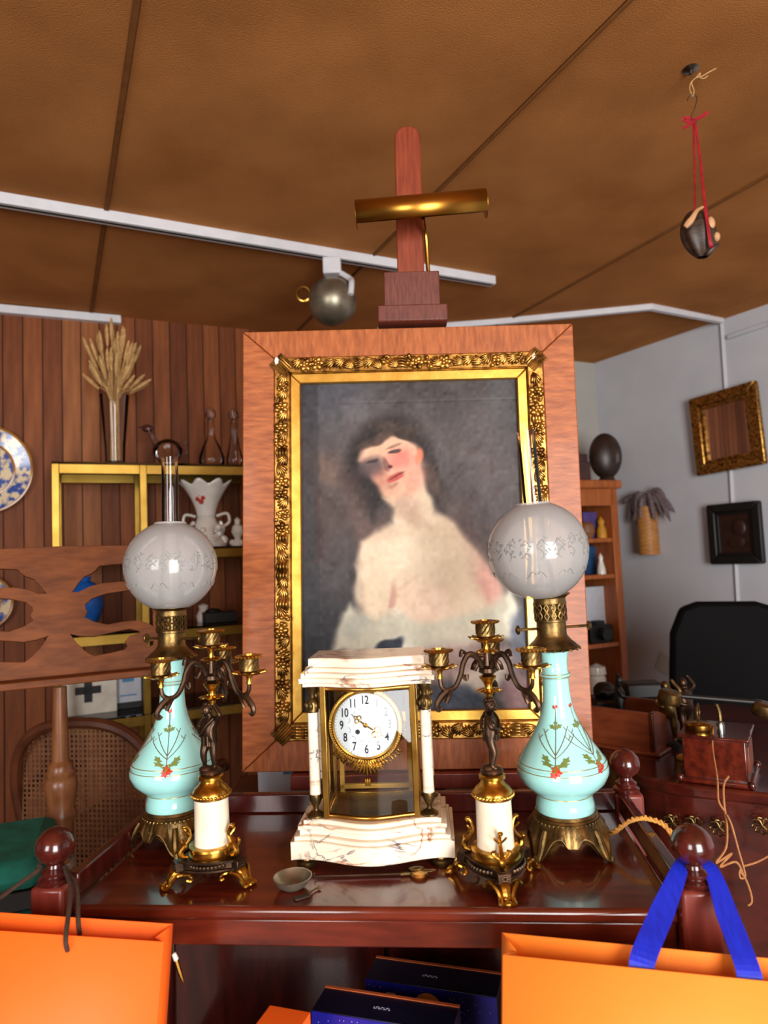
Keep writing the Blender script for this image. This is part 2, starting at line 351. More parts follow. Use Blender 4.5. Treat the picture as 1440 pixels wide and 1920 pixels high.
# ------------------------------------------------------------------ track with spotlight
tk = thing('light_track', 'long white ceiling track crossing above the picture easel', 'light track', (0, 0, 0))
pa, pb = Z(-200, 341, CH - .02), Z(921, 527, CH - .02)
o = bar('rail', [pa, pb], .042, .04, M['whitemetal']); o.parent = tk
o = bar('slot', [pa - Vector((0, 0, .018)), pb - Vector((0, 0, .018))], .014, .008, M['black']); o.parent = tk
sp = thing('spotlight', 'grey metal ball spotlight hanging from the ceiling track', 'spotlight', (0, 0, 0))
base = Z(622, 485, CH - .042); cen = P(623, 566, base.y)
MB().box(base + Vector((0, 0, -.035)), (.075, .05, .07)).build('adapter', M['whitemetal'], sp, bevel=.006)
MB().sph(cen, .1, 28, 18).build('housing', M['pewter'], sp)
MB().tube(spline([base + Vector((.03, 0, -.06)), base + Vector((.075, -.02, -.1)), cen + Vector((.085, -.06, .05)), cen + Vector((.08, -.07, .0))]), .012, 8).build('yoke', M['whitemetal'], sp)
MB().tube([cen + Vector((-.115 + .028 * math.cos(a), -.02, .03 + .03 * math.sin(a))) for a in [i * .5236 for i in range(12)]], .006, 6, True).build('ring', M['brass'], sp)
# ------------------------------------------------------------------ table
TZ = .85; TYAW = D(-5.7); TO = Vector((-.05, .927, 0))
TM = TR(*TO) @ rotz(TYAW)
table = thing('gallery_table', 'polished mahogany table with turned finial corner posts and low gallery', 'table', TO, TYAW)
tp = MB().box((0, .168, TZ - .009), (.80, .35, .018)).build('table_top', M['mahog'], table, bevel=.006)
MB().box((0, .008, TZ - .035), (.79, .018, .034)).build('apron', M['mahog'], table, bevel=.002)
MB().box((0, .335, TZ - .035), (.79, .018, .034)).build('apron', M['mahog'], table, bevel=.002)
MB().box((0, .335, TZ + .017), (.80, .016, .034)).build('gallery_rail', M['mahog_dark'], table, bevel=.003)
for sx in (-1, 1):
    MB().box((sx * .408, .17, TZ + .017), (.016, .31, .034)).build('gallery_rail', M['mahog_dark'], table, bevel=.003)
    MB().box((sx * .40, .17, TZ - .035), (.018, .31, .034)).build('apron', M['mahog'], table, bevel=.002)
finp = [(.0205, 0), (.022, .004), (.022, .008), (.0165, .011), (.018, .014), (.018, .017), (.0115, .022), (.0105, .026), (.014, .029), (.022, .036), (.0255, .045), (.0255, .052), (.0225, .061), (.015, .069), (.006, .0735), (0, .0745)]
legp = [(.0, 0), (.016, 0), (.019, .02), (.013, .05), (.017, .12), (.022, .20), (.016, .25), (.023, .28), (.017, .31), (.020, .50), (.022, .62), (.014, .66), (.020, .68), (.014, .70), (.019, .73), (.022, .755), (.022, .776)]
for px, py in ((-.425, .0), (.42, .0), (-.425, .34), (.42, .34)):
    po = MB().box((px, py, .828), (.047, .047, .104)).build('post', M['mahog_post'], table, bevel=.005)
    MB().lathe(finp, 28, TR(px, py, .878)).build('finial', M['mahog_dark'], po)
    MB().lathe(legp, 20, TR(px, py, 0)).build('leg', M['mahog_dark'], table)
MB().box((0, .17, .40), (.80, .34, .02)).build('lower_shelf', M['mahog_dark'], table, bevel=.003)
MB().box((0, .338, .605), (.80, .010, .39)).build('back_panel', M['mahog_dark'], table)  # dark sheet added so the space under the table stays black
MB().box((-.03, .326, .61), (.03, .02, .42)).build('back_slat', M['mahog_dark'], table)
def onT(x, y): return Z(x, y, TZ)
# ------------------------------------------------------------------ oil lamps
vase_prof = [(.0, .058), (.043, .058), (.0445, .062), (.0435, .072), (.0415, .085), (.043, .089), (.052, .096), (.063, .108), (.0688, .122), (.0688, .130), (.066, .1375), (.0672, .1395), (.066, .142), (.0618, .149), (.0555, .160), (.0455, .176), (.037, .192), (.0300, .208), (.0248, .224), (.0218, .24), (.0202, .26), (.0197, .28), (.0215, .2825), (.0237, .2855), (.0215, .2885), (.0195, .292), (.0197, .308), (.0215, .32), (.0243, .329)]
vase_prof = [(r, .058 + (z - .058) * .895) for r, z in vase_prof]; VD = .0285
def rprof(z):
    for (r0, z0), (r1, z1) in zip(vase_prof[1:-1], vase_prof[2:]):
        if z0 <= z <= z1 and z1 > z0: return r0 + (r1 - r0) * (z - z0) / (z1 - z0)
    return .02
def onvase(th, z, off=.0006):
    z = .058 + (z - .058) * .895; r = rprof(z) + off; return (r * math.cos(th), r * math.sin(th), z)
def spray(v, th):
    """painted sprig around angle th: brown stems, green leaves, red blooms"""
    st = MB(); lf = MB(); rd = MB()
    def line(a, b, w=.0006, n=6):
        st.tube([onvase(th + (a[0] + (b[0] - a[0]) * i / n) / .035, a[1] + (b[1] - a[1]) * i / n) for i in range(n + 1)], w, 5)
    line((0, .15), (.0, .235)); line((0, .165), (.016, .20)); line((.0, .165), (-.016, .195)); line((0, .16), (.022, .188)); line((0, .16), (-.023, .186))
    for a, b in ((.016, .2), (-.016, .195), (.022, .188), (-.023, .186)):
        line((a, b), (a + .004, b + .006), .0005, 3); line((a, b), (a - .004, b + .006), .0005, 3)
    def leaf(mb, a, z, w_, h_, rot):
        pts = []
        for k in range(10):
            t = 2 * math.pi * k / 10; rr = 1 + .28 * math.cos(5 * t)
            x = w_ * rr * math.cos(t); y = h_ * rr * math.sin(t)
            pts.append(onvase(th + (a + x * math.cos(rot) - y * math.sin(rot)) / .035, z + x * math.sin(rot) + y * math.cos(rot), .0009))
        mb.add(pts + [onvase(th + a / .035, z, .0013)], [(k, (k + 1) % 10, 10) for k in range(10)])
    for a, z, rt in ((.006, .152, .4), (-.007, .153, 2.6), (.009, .158, 1.0), (-.009, .16, 2.2), (.0, .146, 1.6), (.005, .206, .5), (-.005, .205, 2.7), (0, .21, 1.6)): leaf(lf, a, z, .0055, .0030, rt)
    for a, z in ((.0, .146), (.002, .142), (-.001, .138)): leaf(rd, a, z, .0030, .0050, 0)
    for a, z in ((-.003, .236), (.003, .237)): leaf(rd, a, z, .003, .003, 0)
    st.build('painted_stems', M['enbrown'], v); lf.build('painted_leaves', M['leafgreen'], v); rd.build('painted_blooms', M['enred'], v)
def oil_lamp(label, loc, rz, tilt, sprays, keyang, gtilt):
    L = thing('oil_lamp', label, 'lamp', loc, rz)
    L.rotation_euler = (tilt[0], tilt[1], rz)
    # cast foot with scalloped apron and four scroll feet
    def skirt(u, v):
        a = 2 * math.pi * u; k = (math.cos(4 * a) + 1) / 2; sk_ = 1 - k          # k = 1 at feet
        zb = .002 + .1073 * sk_ - .0893 * sk_ * sk_ + .0018 * math.cos(24 * a) * sk_
        z = .05 + (zb - .05) * v
        r = .047 + .013 * v ** .8 + .012 * k ** 3 * v ** 3 + .0005 * math.sin(40 * a) * math.sin(math.pi * v)
        return (r * math.cos(a), r * math.sin(a), z)
    ft = MB().grid(skirt, 192, 14, True).build('foot', M['brass_old'], L, solid=.003, ang=60)
    MB().lathe([(.03, .048), (.0475, .048), (.0485, .0515), (.0465, .054), (.0475, .056), (.0455, .0595), (.03, .0595)], 40).build('foot_ring', M['brass_old'], L)
    g = MB()
    for i in range(44):
        a = 2 * math.pi * i / 44; g.sph((.0485 * math.cos(a), .0485 * math.sin(a), .0465), (.0028, .0028, .005), 6, 4)
    stuff(g.build('gadroon_band', M['brass_old'], ft))
    g = MB()
    for i in range(4):
        a = math.pi / 2 * i; c_, s_ = math.cos(a), math.sin(a)
        pts = [(.052, .040), (.058, .03), (.062, .018), (.067, .008), (.073, .004), (.077, .006), (.077, .010), (.074, .0105)]
        g = MB().tube([(r * c_, r * s_, z) for r, z in pts], [.004, .005, .0055, .005, .0045, .004, .003, .002], 8)
        for t in (-.55, .55):
            g.tube(spline([(.055 * math.cos(a + t), .055 * math.sin(a + t), .03), (.060 * math.cos(a + t * .6), .060 * math.sin(a + t * .6), .026), (.062 * math.cos(a + t * .25), .062 * math.sin(a + t * .25), .012)], 5), .0022, 6)
        g.build('scroll_foot', M['brass_old'], ft)
    for i in range(4):
        a = math.pi / 2 * i + math.pi / 4; g = MB()
        for k in range(-3, 4):
            t = k * .16
            g.sph((0, 0, 0), (.0016, .0022, .0085), 6, 5, TR(.0555 * math.cos(a + t * .6), .0555 * math.sin(a + t * .6), .033) @ RZ(math.degrees(a)) @ RX(k * -17) @ TR(0, 0, -.004))
        g.build('palmette', M['brass_old'], ft)
    v = MB().lathe(vase_prof, 64).build('vase', M['turq'], L)
    for z in (.0875, .1345, .1435, .2835, .2885):
        z = .058 + (z - .058) * .895; r = rprof(z) + .0002
        MB().tube([(r * math.cos(t), r * math.sin(t), z) for t in [2 * math.pi * i / 48 for i in range(48)]], .0007, 5, True).build('gilt_line', M['gline'], v)
    for th in sprays: spray(v, th - rz)
    # burner
    before = set(L.children)
    bn = MB().lathe([(.0, .327), (.024, .327), (.036, .330), (.0385, .334), (.034, .339), (.029, .343), (.025, .348), (.0225, .352), (.0225, .372), (.025, .373), (.025, .376), (.0, .376)], 40).build('burner', M['brass_old'], L)
    g = MB()
    for i in range(18):
        a = 2 * math.pi * i / 18
        g.sph((0, 0, 0), (.006, .0035, .0022), 6, 4, RZ(math.degrees(a)) @ TR(.0375, 0, .3325) @ RY(25))
    stuff(g.build('collar_leaves', M['brass_old'], bn))
    g = MB(); n = 14
    for i in range(n):
        a = 2 * math.pi * i / n
        for z0, z1, d in ((.376, .3885, 1), (.3885, .401, -1)):
            for s in (-1, 1):
                g.tube([(.0238 * math.cos(a + s * d * .0), .0238 * math.sin(a), z0), (.0242 * math.cos(a + s * .15), .0242 * math.sin(a + s * .15), (z0 + z1) / 2), (.0238 * math.cos(a), .0238 * math.sin(a), z1)], [.002, .0011, .002], 5)
    for z in (.377, .3885, .4005): g.tube([(.024 * math.cos(t), .024 * math.sin(t), z) for t in [2 * math.pi * i / 32 for i in range(32)]], .0014, 6, True)
    g.lathe([(.0, .376), (.0185, .376), (.0185, .40), (0, .40)], 16)
    g.build('pierced_gallery', M['brass_old'], L)
    MB().lathe([(.0, .4005), (.0255, .4005), (.0245, .405), (.025, .409), (.029, .412), (.0318, .4135), (.0318, .415), (.0, .415)], 40).build('gallery_rim', M['brass_old'], L)
    for a, ln in ((keyang, .056), (keyang + math.pi, .050)):
        k = MB().tube([(.02 * math.cos(a), .02 * math.sin(a), .362), (ln * math.cos(a), ln * math.sin(a), .362)], .0022, 8)
        k.lathe([(0, 0), (.0065, .0), (.0075, .0015), (.0065, .004), (.003, .006), (0, .006)], 16, TR(ln * math.cos(a), ln * math.sin(a), .362) @ RZ(math.degrees(a)) @ RY(90))
        k.build('wick_key', M['brass_old'], L)
    # globe
    R_ = .0765; cz = .4835; n = 40
    prof = [(R_ * math.sin(t), cz - R_ * math.cos(t)) for t in [.37 + (math.pi - .37 - .36) * i / 30 for i in range(31)]]
    prof += [(prof[-1][0] - .001, prof[-1][1] + .003)]
    gl = MB().lathe(prof, 56, cap=False).build('globe', M['frosted'], L)
    gl.rotation_euler = (gtilt[0], gtilt[1], 0)
    e = MB(); rnd = random.Random(3)
    def sg(lon, lat): return ((R_ + .0002) * math.cos(lat) * math.cos(lon), (R_ + .0002) * math.cos(lat) * math.sin(lon), cz + (R_ + .0002) * math.sin(lat))
    for k in range(10):
        lon0 = 2 * math.pi * k / 10
        for s in (-1, 1):
            e.tube([sg(lon0 + s * (.05 + .22 * t + .03 * math.sin(6 * t)), .12 + .16 * math.sin(3.1 * t) * (1 - .3 * t)) for t in [i / 10 for i in range(11)]], .0004, 4)
            e.tube([sg(lon0 + s * (.06 + .12 * math.sin(t * 2.6)), .10 - .22 * t) for t in [i / 8 for i in range(9)]], .0005, 4)
            e.tube([sg(lon0 + s * (.02 + .2 * t), -.42 + .06 * math.sin(5 * t)) for t in [i / 8 for i in range(9)]], .0006, 4)
            for q in range(11):
                a = lon0 + s * rnd.uniform(.02, .3); b = rnd.uniform(-.10, .30)
                e.sph((0, 0, 0), (.0004, .0036, .0011), 5, 4, TR(*sg(a, b)) @ RZ(math.degrees(a)) @ RX(rnd.uniform(0, 180)))
    e.build('etched_scrolls', M['etched'], gl)
    MB().lathe([(.021, .415), (.0215, .44), (.0165, .47), (.0146, .50), (.0142, .56), (.0138, .668), (.0143, .67)], 32, cap=False).build('chimney', M['glass'], L).rotation_euler = (gtilt[0], gtilt[1], 0)
    for o_ in set(L.children) - before: o_.location.z -= VD
    return L
pl_ = onT(326, 1580); pr_ = onT(1066, 1589)
oil_lamp('turquoise opaline oil lamp beside the carved music stand, clear chimney upright', (pl_.x, pl_.y, TZ), D(20), (D(0), D(.6)), [D(-82), D(-165), D(25)], D(-40), (0, 0))
oil_lamp('turquoise opaline oil lamp with wick key showing, twisted cord at its foot', (pr_.x, pr_.y, TZ), D(38), (0, D(-1.6)), [D(-112), D(-48), D(80)], D(-38), (D(0), D(-2.2)))
cm = MB(); cmb = MB()
c0 = [Vector((pr_.x + .05, pr_.y + .02, TZ + .008)), Vector((.325, 1.062, .876)), Vector((.350, 1.058, .893)), Vector((.376, 1.055, .896)), Vector((.402, 1.045, .882)), Vector((.415, 1.035, .83)), Vector((.42, 1.04, .70))]
sp_ = spline(c0, 14)
for ph in (0, math.pi):
    cm.tube([p + Vector((.0022 * math.cos(i * .9 + ph), 0, .0022 * math.sin(i * .9 + ph))) for i, p in enumerate(sp_)], .0024, 6)
tag(cm.build('twisted_cord', M['goldcord']), 'gold twisted flex running from the lamp foot over the table side', 'cord')
# ------------------------------------------------------------------ candelabra
def skin_mesh(name, joints, edges, mt, parent, scale, sub=2):
    me = bpy.data.meshes.new(name); me.from_pydata([j[0] for j in joints], edges, [])
    t = bpy.data.objects.new('tmp', me); COL.objects.link(t)
    sk = t.modifiers.new('skin', 'SKIN'); sk.use_smooth_shade = True
    for d_, j in zip(me.skin_vertices[0].data, joints): d_.radius = (j[1], j[1]); d_.use_root = False
    me.skin_vertices[0].data[0].use_root = True
    q = t.modifiers.new('s', 'SUBSURF'); q.levels = sub; q.render_levels = sub
    m2 = bpy.data.meshes.new_from_object(t.evaluated_get(bpy.context.evaluated_depsgraph_get()))
    vs = [Vector(v.co) for v in m2.vertices]; fs = [tuple(p.vertices) for p in m2.polygons]
    bpy.data.objects.remove(t); bpy.data.meshes.remove(m2)
    return vs, fs
PJ = [((0, 0, .50), .10), ((0, -.025, .60), .112), ((.01, 0, .72), .105), ((.005, -.005, .815), .055), ((-.015, -.02, .90), .085),
      ((.115, 0, .765), .05), ((.225, -.01, .85), .042), ((.12, -.01, .975), .032), ((.075, -.01, 1.04), .026),
      ((-.105, 0, .755), .048), ((-.19, -.03, .64), .042), ((-.085, -.12, .585), .032), ((-.02, -.135, .60), .026),
      ((.075, 0, .43), .078), ((.085, -.02, .26), .058), ((.075, .01, .07), .036), ((.075, -.07, .035), .026),
      ((-.075, 0, .43), .078), ((-.085, -.06, .27), .058), ((-.10, -.01, .08), .036), ((-.11, -.09, .045), .026)]
PE = [(0, 1), (1, 2), (2, 3), (3, 4), (2, 5), (5, 6), (6, 7), (7, 8), (2, 9), (9, 10), (10, 11), (11, 12), (0, 13), (13, 14), (14, 15), (15, 16), (0, 17), (17, 18), (18, 19), (19, 20)]
PV, PF = skin_mesh('putto', PJ, PE, None, None, 1)
def candelabrum(label, loc, base_rz, fig_rz, arm_rz):
    L = thing('candelabrum', label, 'candelabrum', loc, 0, 'pair of putto candelabra on the table')
    U0 = Matrix.Diagonal((1, 1, .70, 1))
    # tripod base
    pl = []
    for k in range(36):
        a = 2 * math.pi * k / 36; c = math.cos(3 * (a - base_rz)); r = .040 + .013 * max(c, 0) ** 2 - .003 * max(-c, 0)
        pl.append((r * math.cos(a), r * math.sin(a)))
    bs = MB().prism(pl, .028, .033).prism([(x * .93, y * .93) for x, y in pl], .033, .045).prism([(x * .98, y * .98) for x, y in pl], .045, .049).build('base_plate', M['bronze'], L, bevel=.001)
    g = MB()
    for k in range(45):
        a = 2 * math.pi * k / 45 + .05; c = math.cos(3 * (a - base_rz))
        if c > .55: continue
        r = .0385; g.sph((r * math.cos(a), r * math.sin(a), .039), (.0035, .0035, .005), 6, 4)
    stuff(g.build('gadroon_row', M['bronze'], bs))
    for k in range(3):
        a = base_rz + 2 * math.pi * k / 3; Ma = rotz(a)
        MB().box((.050, 0, .039), (.012, .018, .018), Ma).build('rosette_block', M['bronze'], bs, bevel=.001)
        r5 = MB()
        for q in range(6): r5.sph((.0565, .0038 * math.cos(q * 1.047), .039 + .0038 * math.sin(q * 1.047)), (.0012, .0024, .0024), 6, 4, Ma)
        r5.sph((.057, 0, .039), .0018, 6, 4, Ma); r5.build('rosette', M['bronze'], bs)
        # gilt leaf foot
        f = MB().tube(spline([(.046, 0, .030), (.054, 0, .026), (.060, 0, .016), (.062, 0, .008), (.068, 0, .0045), (.073, 0, .0055)], 5), [.0065, .007, .0075, .0078, .008, .008, .008, .0075, .007, .0068, .0066, .0064, .006, .0058, .0055, .0052, .005, .005, .0048, .0047, .0046, .0045, .0045, .0044, .0044, .0043][:26], 8, M=Ma)
        for s in (-1, 1):
            f.tube(spline([(.045, s * .016, .026), (.052, s * .016, .029), (.058, s * .011, .022), (.063, s * .008, .010), (.070, s * .009, .004), (.074, s * .006, .007)], 5), .0032, 6, M=Ma)
            f.tube(spline([(.047, s * .010, .027), (.040, s * .019, .027), (.036, s * .022, .022), (.039, s * .025, .018), (.043, s * .022, .020)], 5), .0026, 6, M=Ma)
        f.sph((.071, 0, .0055), (.0055, .006, .0055), 10, 6, Ma)
        f.build('leaf_foot', M['ormolu'], L)
        # gilt scroll handle
        h = MB().tube(spline([(.037, 0, .052), (.045, 0, .056), (.046, 0, .066), (.038, 0, .079), (.0325, 0, .092), (.034, 0, .106), (.0385, 0, .113), (.0405, 0, .109)], 6), [.003, .0034, .0038, .004, .0042, .0044, .0044, .0045, .0046, .0046, .0045, .0044, .0043, .0042, .004, .0038, .0036, .0034, .0032, .003, .003, .0029, .0028, .0028, .0027, .0027, .0026, .0026, .0026, .0026, .0026, .0026, .0026, .0026, .0026, .0026, .0026, .0026, .0026, .0026, .0026, .0026, .0028][:43], 8, M=Ma)
        for s in (-1, 1):
            h.tube(spline([(.044, s * .002, .066), (.042, s * .010, .074), (.041, s * .012, .080), (.043, s * .008, .083)], 4), .0022, 6, M=Ma)
            h.tube(spline([(.034, s * .001, .092), (.036, s * .006, .099), (.038, s * .008, .104)], 4), .0018, 6, M=Ma)
        h.sph((.040, 0, .113), .004, 8, 6, Ma)
        h.build('scroll_handle', M['ormolu'], L)
    dr = MB().lathe([(.0, .049), (.0335, .049), (.034, .052), (.0315, .054), (.0315, .062), (.034, .064), (.0335, .068), (.0275, .070), (.0, .070)], 40).build('gilt_drum', M['ormolu'], L)
    for o_ in L.children: o_.scale = (1, 1, .70)
    low = set(L.children)
    MB().lathe([(0, .070), (.0262, .070), (.0255, .076), (.0245, .130), (.0248, .138), (0, .138)], 40).build('column', M['cream'], L)
    cp = MB().lathe([(0, .136), (.027, .136), (.0278, .140), (.0265, .145), (.024, .149), (.019, .153), (.0155, .158), (.0150, .160), (.0185, .162), (.0185, .166), (.016, .168), (0, .168)], 40).build('gilt_cap', M['ormolu'], L)
    g = MB()
    for k in range(34):
        a = 2 * math.pi * k / 34; g.sph((.0275 * math.cos(a), .0275 * math.sin(a), .1405), .0026, 6, 5)
    stuff(g.build('beading', M['ormolu'], cp))
    # putto
    F = .098; Mf = TR(0, 0, .172) @ rotz(fig_rz) @ Matrix.Diagonal((F, F, F, 1))
    b = MB().add(PV, PF, Mf)
    b.sph((-.02, -.03, .915), (.082, .088, .095), 14, 10, Mf)
    b.sph((-.022, -.118, .905), (.014, .018, .018), 6, 5, Mf)              # nose
    b.sph((-.05, -.098, .885), (.026, .02, .022), 6, 5, Mf); b.sph((.008, -.098, .885), (.026, .02, .022), 6, 5, Mf); b.sph((-.022, -.105, .855), (.024, .018, .018), 6, 5, Mf)
    for s in (-1, 1): b.sph((-.02 + s * .08, -.03, .90), (.014, .02, .026), 6, 5, Mf)
    bo = b.build('putto_body', M['bronze'], L, ang=80)
    hr = MB(); rnd = random.Random(5)
    for k in range(46):
        th = rnd.uniform(0, 2 * math.pi); ph = rnd.uniform(.1, 1.35)
        x, y, z = math.cos(ph) * math.cos(th), math.cos(ph) * math.sin(th), math.sin(ph)
        if y < -.45 and z < .6: continue
        hr.sph((-.02 + .083 * x, -.02 + .085 * y, .925 + .088 * z), rnd.uniform(.018, .028), 6, 5, Mf)
    hr.build('hair', M['bronze'], bo)
    dp = MB()
    dp.grid(lambda u, v: ((.115 + .012 * math.sin(9 * 2 * math.pi * u) + .01 * v) * math.cos(2 * math.pi * u), -.01 + (.105 + .012 * math.sin(9 * 2 * math.pi * u)) * math.sin(2 * math.pi * u), .54 - .13 * v - .03 * math.cos(2 * math.pi * u) * v), 54, 6, True, Mf)
    dp.tube(spline([(.12, -.05, .80), (.06, -.115, .72), (-.02, -.14, .62), (-.10, -.10, .54)], 6), .022, 7, M=Mf)
    dp.tube(spline([(.12, .05, .80), (.06, .11, .70), (0, .12, .58)], 6), .022, 7, M=Mf)
    dp.build('drapery', M['bronze'], bo, ang=80)
    MB().sph((0, 0, .172), (.0165, .0165, .008), 16, 8).sph((-.006, -.006, .177), (.010, .009, .006), 10, 6).build('rock_base', M['bronze'], L)
    # upper stem
    hx, hy = (Mf @ Vector((.075, -.01, 1.04))).xy
    for k_, t_ in ((0, 0),):
        pass
    U = TR(hx, hy, 0) ; z0 = .172 + 1.04 * F
    def petals(mb, n, r, z, w_, up, MM):
        for q in range(n):
            mb.sph((0, 0, 0), (r * .36, w_, .0016), 8, 5, MM @ TR(0, 0, z) @ RZ(360 * q / n) @ TR(r * .7, 0, 0) @ RY(-up))
    st = MB().lathe([(0, 0), (.0045, 0), (.0055, .006), (.009, .009), (.006, .013), (.005, .017), (.007, .022), (.0115, .028), (.0125, .031), (.007, .033), (0, .033)], 20, U @ TR(0, 0, z0 - .004))
    petals(st, 8, .019, z0 + .008, .0055, -12, U); st.build('gilt_stem', M['ormolu'], L)
    zc = z0 + .029
    cl = MB().lathe([(0, 0), (.006, 0), (.013, .004), (.012, .009), (.006, .013), (.0045, .022), (.004, .036), (0, .036)], 14, U @ TR(0, 0, zc)); cl.build('cluster_stem', M['bronze'], L)
    def cup(MM, nm):
        c = MB().lathe([(0, 0), (.0045, 0), (.0035, .006), (.005, .011), (.007, .014), (.0, .014)], 16, MM); petals(c, 11, .0255, .0155, .0052, 16, MM)
        c.lathe([(0, .013), (.013, .0135), (.0145, .0155), (0, .016)], 20, MM)
        c = c.build(nm, M['ormolu'], L)
        n = MB().lathe([(0, .015), (.011, .015), (.0135, .019), (.0128, .022), (.0128, .036), (.0, .036)], 24, MM)
        for q in range(12):
            n.tube([(.0131 * math.cos(t + q * .5236), .0131 * math.sin(t + q * .5236), .022 + t * .014 / .8) for t in (0, .27, .53, .8)], .0012, 5, M=MM)
        n.build('nozzle', M['brass_old'], c)
        rm = MB().lathe([(.0095, .036), (.0185, .0365), (.0195, .0385), (.017, .0405), (.0105, .041), (.0095, .036)], 24, MM, cap=False)
        for q in range(22): rm.sph((.0188 * math.cos(q * .2856), .0188 * math.sin(q * .2856), .0385), (.0022, .0022, .0018), 5, 4, MM)
        rm.build('rim', M['ormolu'], c)
    # centre light: extra petal tier
    cc = MB(); petals(cc, 9, .016, zc + .034, .0052, -18, U); cc.build('petal_tier', M['ormolu'], L)
    cup(U @ TR(0, 0, zc + .036), 'candle_cup')
    for k in range(3):
        a = arm_rz + 2 * math.pi * k / 3; Ma = U @ rotz(a)
        pts = spline([(.006, 0, zc + .008), (.016, 0, zc + .026), (.028, 0, zc + .030), (.037, 0, zc + .018), (.041, 0, zc + .004), (.050, 0, zc - .012), (.062, 0, zc - .016), (.071, 0, zc - .010), (.073, 0, zc + .002)], 6)
        ar = MB().tube(pts, [.0048 - .0018 * i / len(pts) for i in range(len(pts))], 8, M=Ma)
        ar.tube(spline([(.030, 0, zc + .030), (.038, .0, zc + .036), (.040, 0, zc + .028)], 4), .003, 6, M=Ma)
        ar.tube(spline([(.040, 0, zc + .004), (.033, 0, zc - .004), (.032, 0, zc + .003)], 4), .0028, 6, M=Ma)
        ar.tube(spline([(.062, 0, zc - .016), (.072, 0, zc - .024), (.079, 0, zc - .034), (.077, 0, zc - .042), (.073, 0, zc - .039)], 5), [.0045, .0048, .005, .005, .005, .005, .0048, .0045, .0044, .0042, .004, .004, .0038, .0036, .0035, .0034, .0032, .003, .003, .003, .003][:21], 7, M=Ma)
        for s in (-1, 1):
            ar.tube(spline([(.055, 0, zc - .014), (.063, s * .006, zc - .024), (.067, s * .006, zc - .032)], 4), .0026, 6, M=Ma)
            ar.tube(spline([(.014, 0, zc + .024), (.018, s * .006, zc + .016), (.022, s * .005, zc + .008)], 4), .0026, 6, M=Ma)
        ar.build('arm', M['bronze'], L)
        cup(Ma @ TR(.073, 0, zc + .001), 'candle_cup')
    for o_ in L.children:
        if o_ not in low: o_.location.z -= .022
    return L
q = onT(400, 1643)
candelabrum('gilt and bronze candelabrum whose putto turns his face to the music stand', (q.x, q.y, TZ), D(90), D(-28), D(90))
q = onT(933, 1652)
candelabrum('gilt and bronze candelabrum whose putto stands in profile beside the clock', (q.x, q.y, TZ), D(-88), D(78), D(77))
# ------------------------------------------------------------------ mantel clock
q = onT(697, 1600)
ck = thing('mantel_clock', 'cream veined marble four glass mantel clock with round enamel dial', 'clock', (q.x + .007, q.y + .004, TZ), D(-4))
def serp(w_, yb, yf, bow, n=28, ear=.0):
    pts = [(-w_, yb), (w_, yb), (w_, yf)]
    pts = [(w_, yb), (-w_, yb), (-w_, yf)]
    for i in range(n + 1):
        t = i / n; x = -w_ + 2 * w_ * t; k = max(0, 1 - ((abs(x) / w_) / .82) ** 2) if abs(x) < w_ * .82 else 0
        s = math.cos(math.pi * min(abs(x) / (w_ * .86), 1)) * .5 + .5
        pts.append((x, yf - bow * s))
    pts.append((w_, yf)); return pts
mb = MB()
for z0, z1, w_, f_, b_ in ((.014, .040, .121, -.058, .026), (.040, .046, .116, -.054, .026), (.046, .054, .109, -.048, .025), (.054, .060, .111, -.050, .025), (.060, .067, .103, -.045, .024)):
    mb.prism(serp(w_, .075 - (.121 - w_) * .8, f_, b_), z0, z1)
mb.build('base', M['marble'], ck, bevel=.0032)
mb = MB()
for z0, z1, w_, f_, b_ in ((.262, .268, .098, -.044, .022), (.268, .276, .103, -.048, .023), (.276, .283, .100, -.046, .023), (.283, .290, .094, -.041, .022), (.290, .304, .089, -.037, .021)):
    mb.prism(serp(w_, .068 - (.103 - w_) * .8, f_, b_), z0, z1)
mb.build('cornice', M['marble'], ck, bevel=.003)
for x in (-.1, .1):
    for y in (-.045, .06):
        MB().lathe([(0, 0), (.013, 0), (.0145, .002), (.0145, .009), (.009, .011), (.008, .0145), (0, .0145)], 20, TR(x, y, 0)).build('foot', M['brass_old'], ck)
for x in (-.086, .086):
    for y in (-.030, .050):
        c = MB().lathe([(0, .098), (.0088, .098), (.0084, .11), (.0080, .225), (0, .225)], 20, TR(x, y, 0)).build('column', M['marble'], ck)
        MB().lathe([(0, .067), (.0135, .067), (.0135, .070), (.010, .072), (.004, .076), (.0035, .080), (.007, .086), (.0095, .092), (.009, .100), (0, .100)], 20, TR(x, y, 0)).build('column_base', M['brass_old'], c)
        cpn = MB().lathe([(0, .222), (.0088, .222), (.0105, .236), (.0085, .240), (.004, .244), (.0045, .250), (.0085, .256), (.010, .262), (0, .262)], 20, TR(x, y, 0))
        for k in range(8): cpn.sph((.010 * math.cos(k * .785), .010 * math.sin(k * .785), .232), (.003, .003, .006), 6, 4, TR(x, y, 0))
        cpn.build('capital', M['brass_old'], c)
def bowy(x): return -.046 - .016 * (math.cos(math.pi * min(abs(x) / .075, 1)) * .5 + .5) + .004
cf = MB()
for x in (-.068, .068):
    for y in (-.040, .052): cf.box((x, y, .1645), (.009, .009, .195))
    cf.box((x, .006, .071), (.007, .085, .008)); cf.box((x, .006, .258), (.007, .085, .008))
xs = [-.068 + .136 * i / 20 for i in range(21)]
for z in (.071, .258):
    cf.tube([(x, bowy(x) + .003, z) for x in xs], .0042, 6); cf.box((0, .052, z), (.136, .007, .008))
cf.build('brass_case', M['brass'], ck, bevel=.001)
MB().prism([(x, bowy(x) + .002) for x in xs] + [(.068, .055), (-.068, .055)], .0665, .0690).build('case_floor', M['darkcarve'], ck)
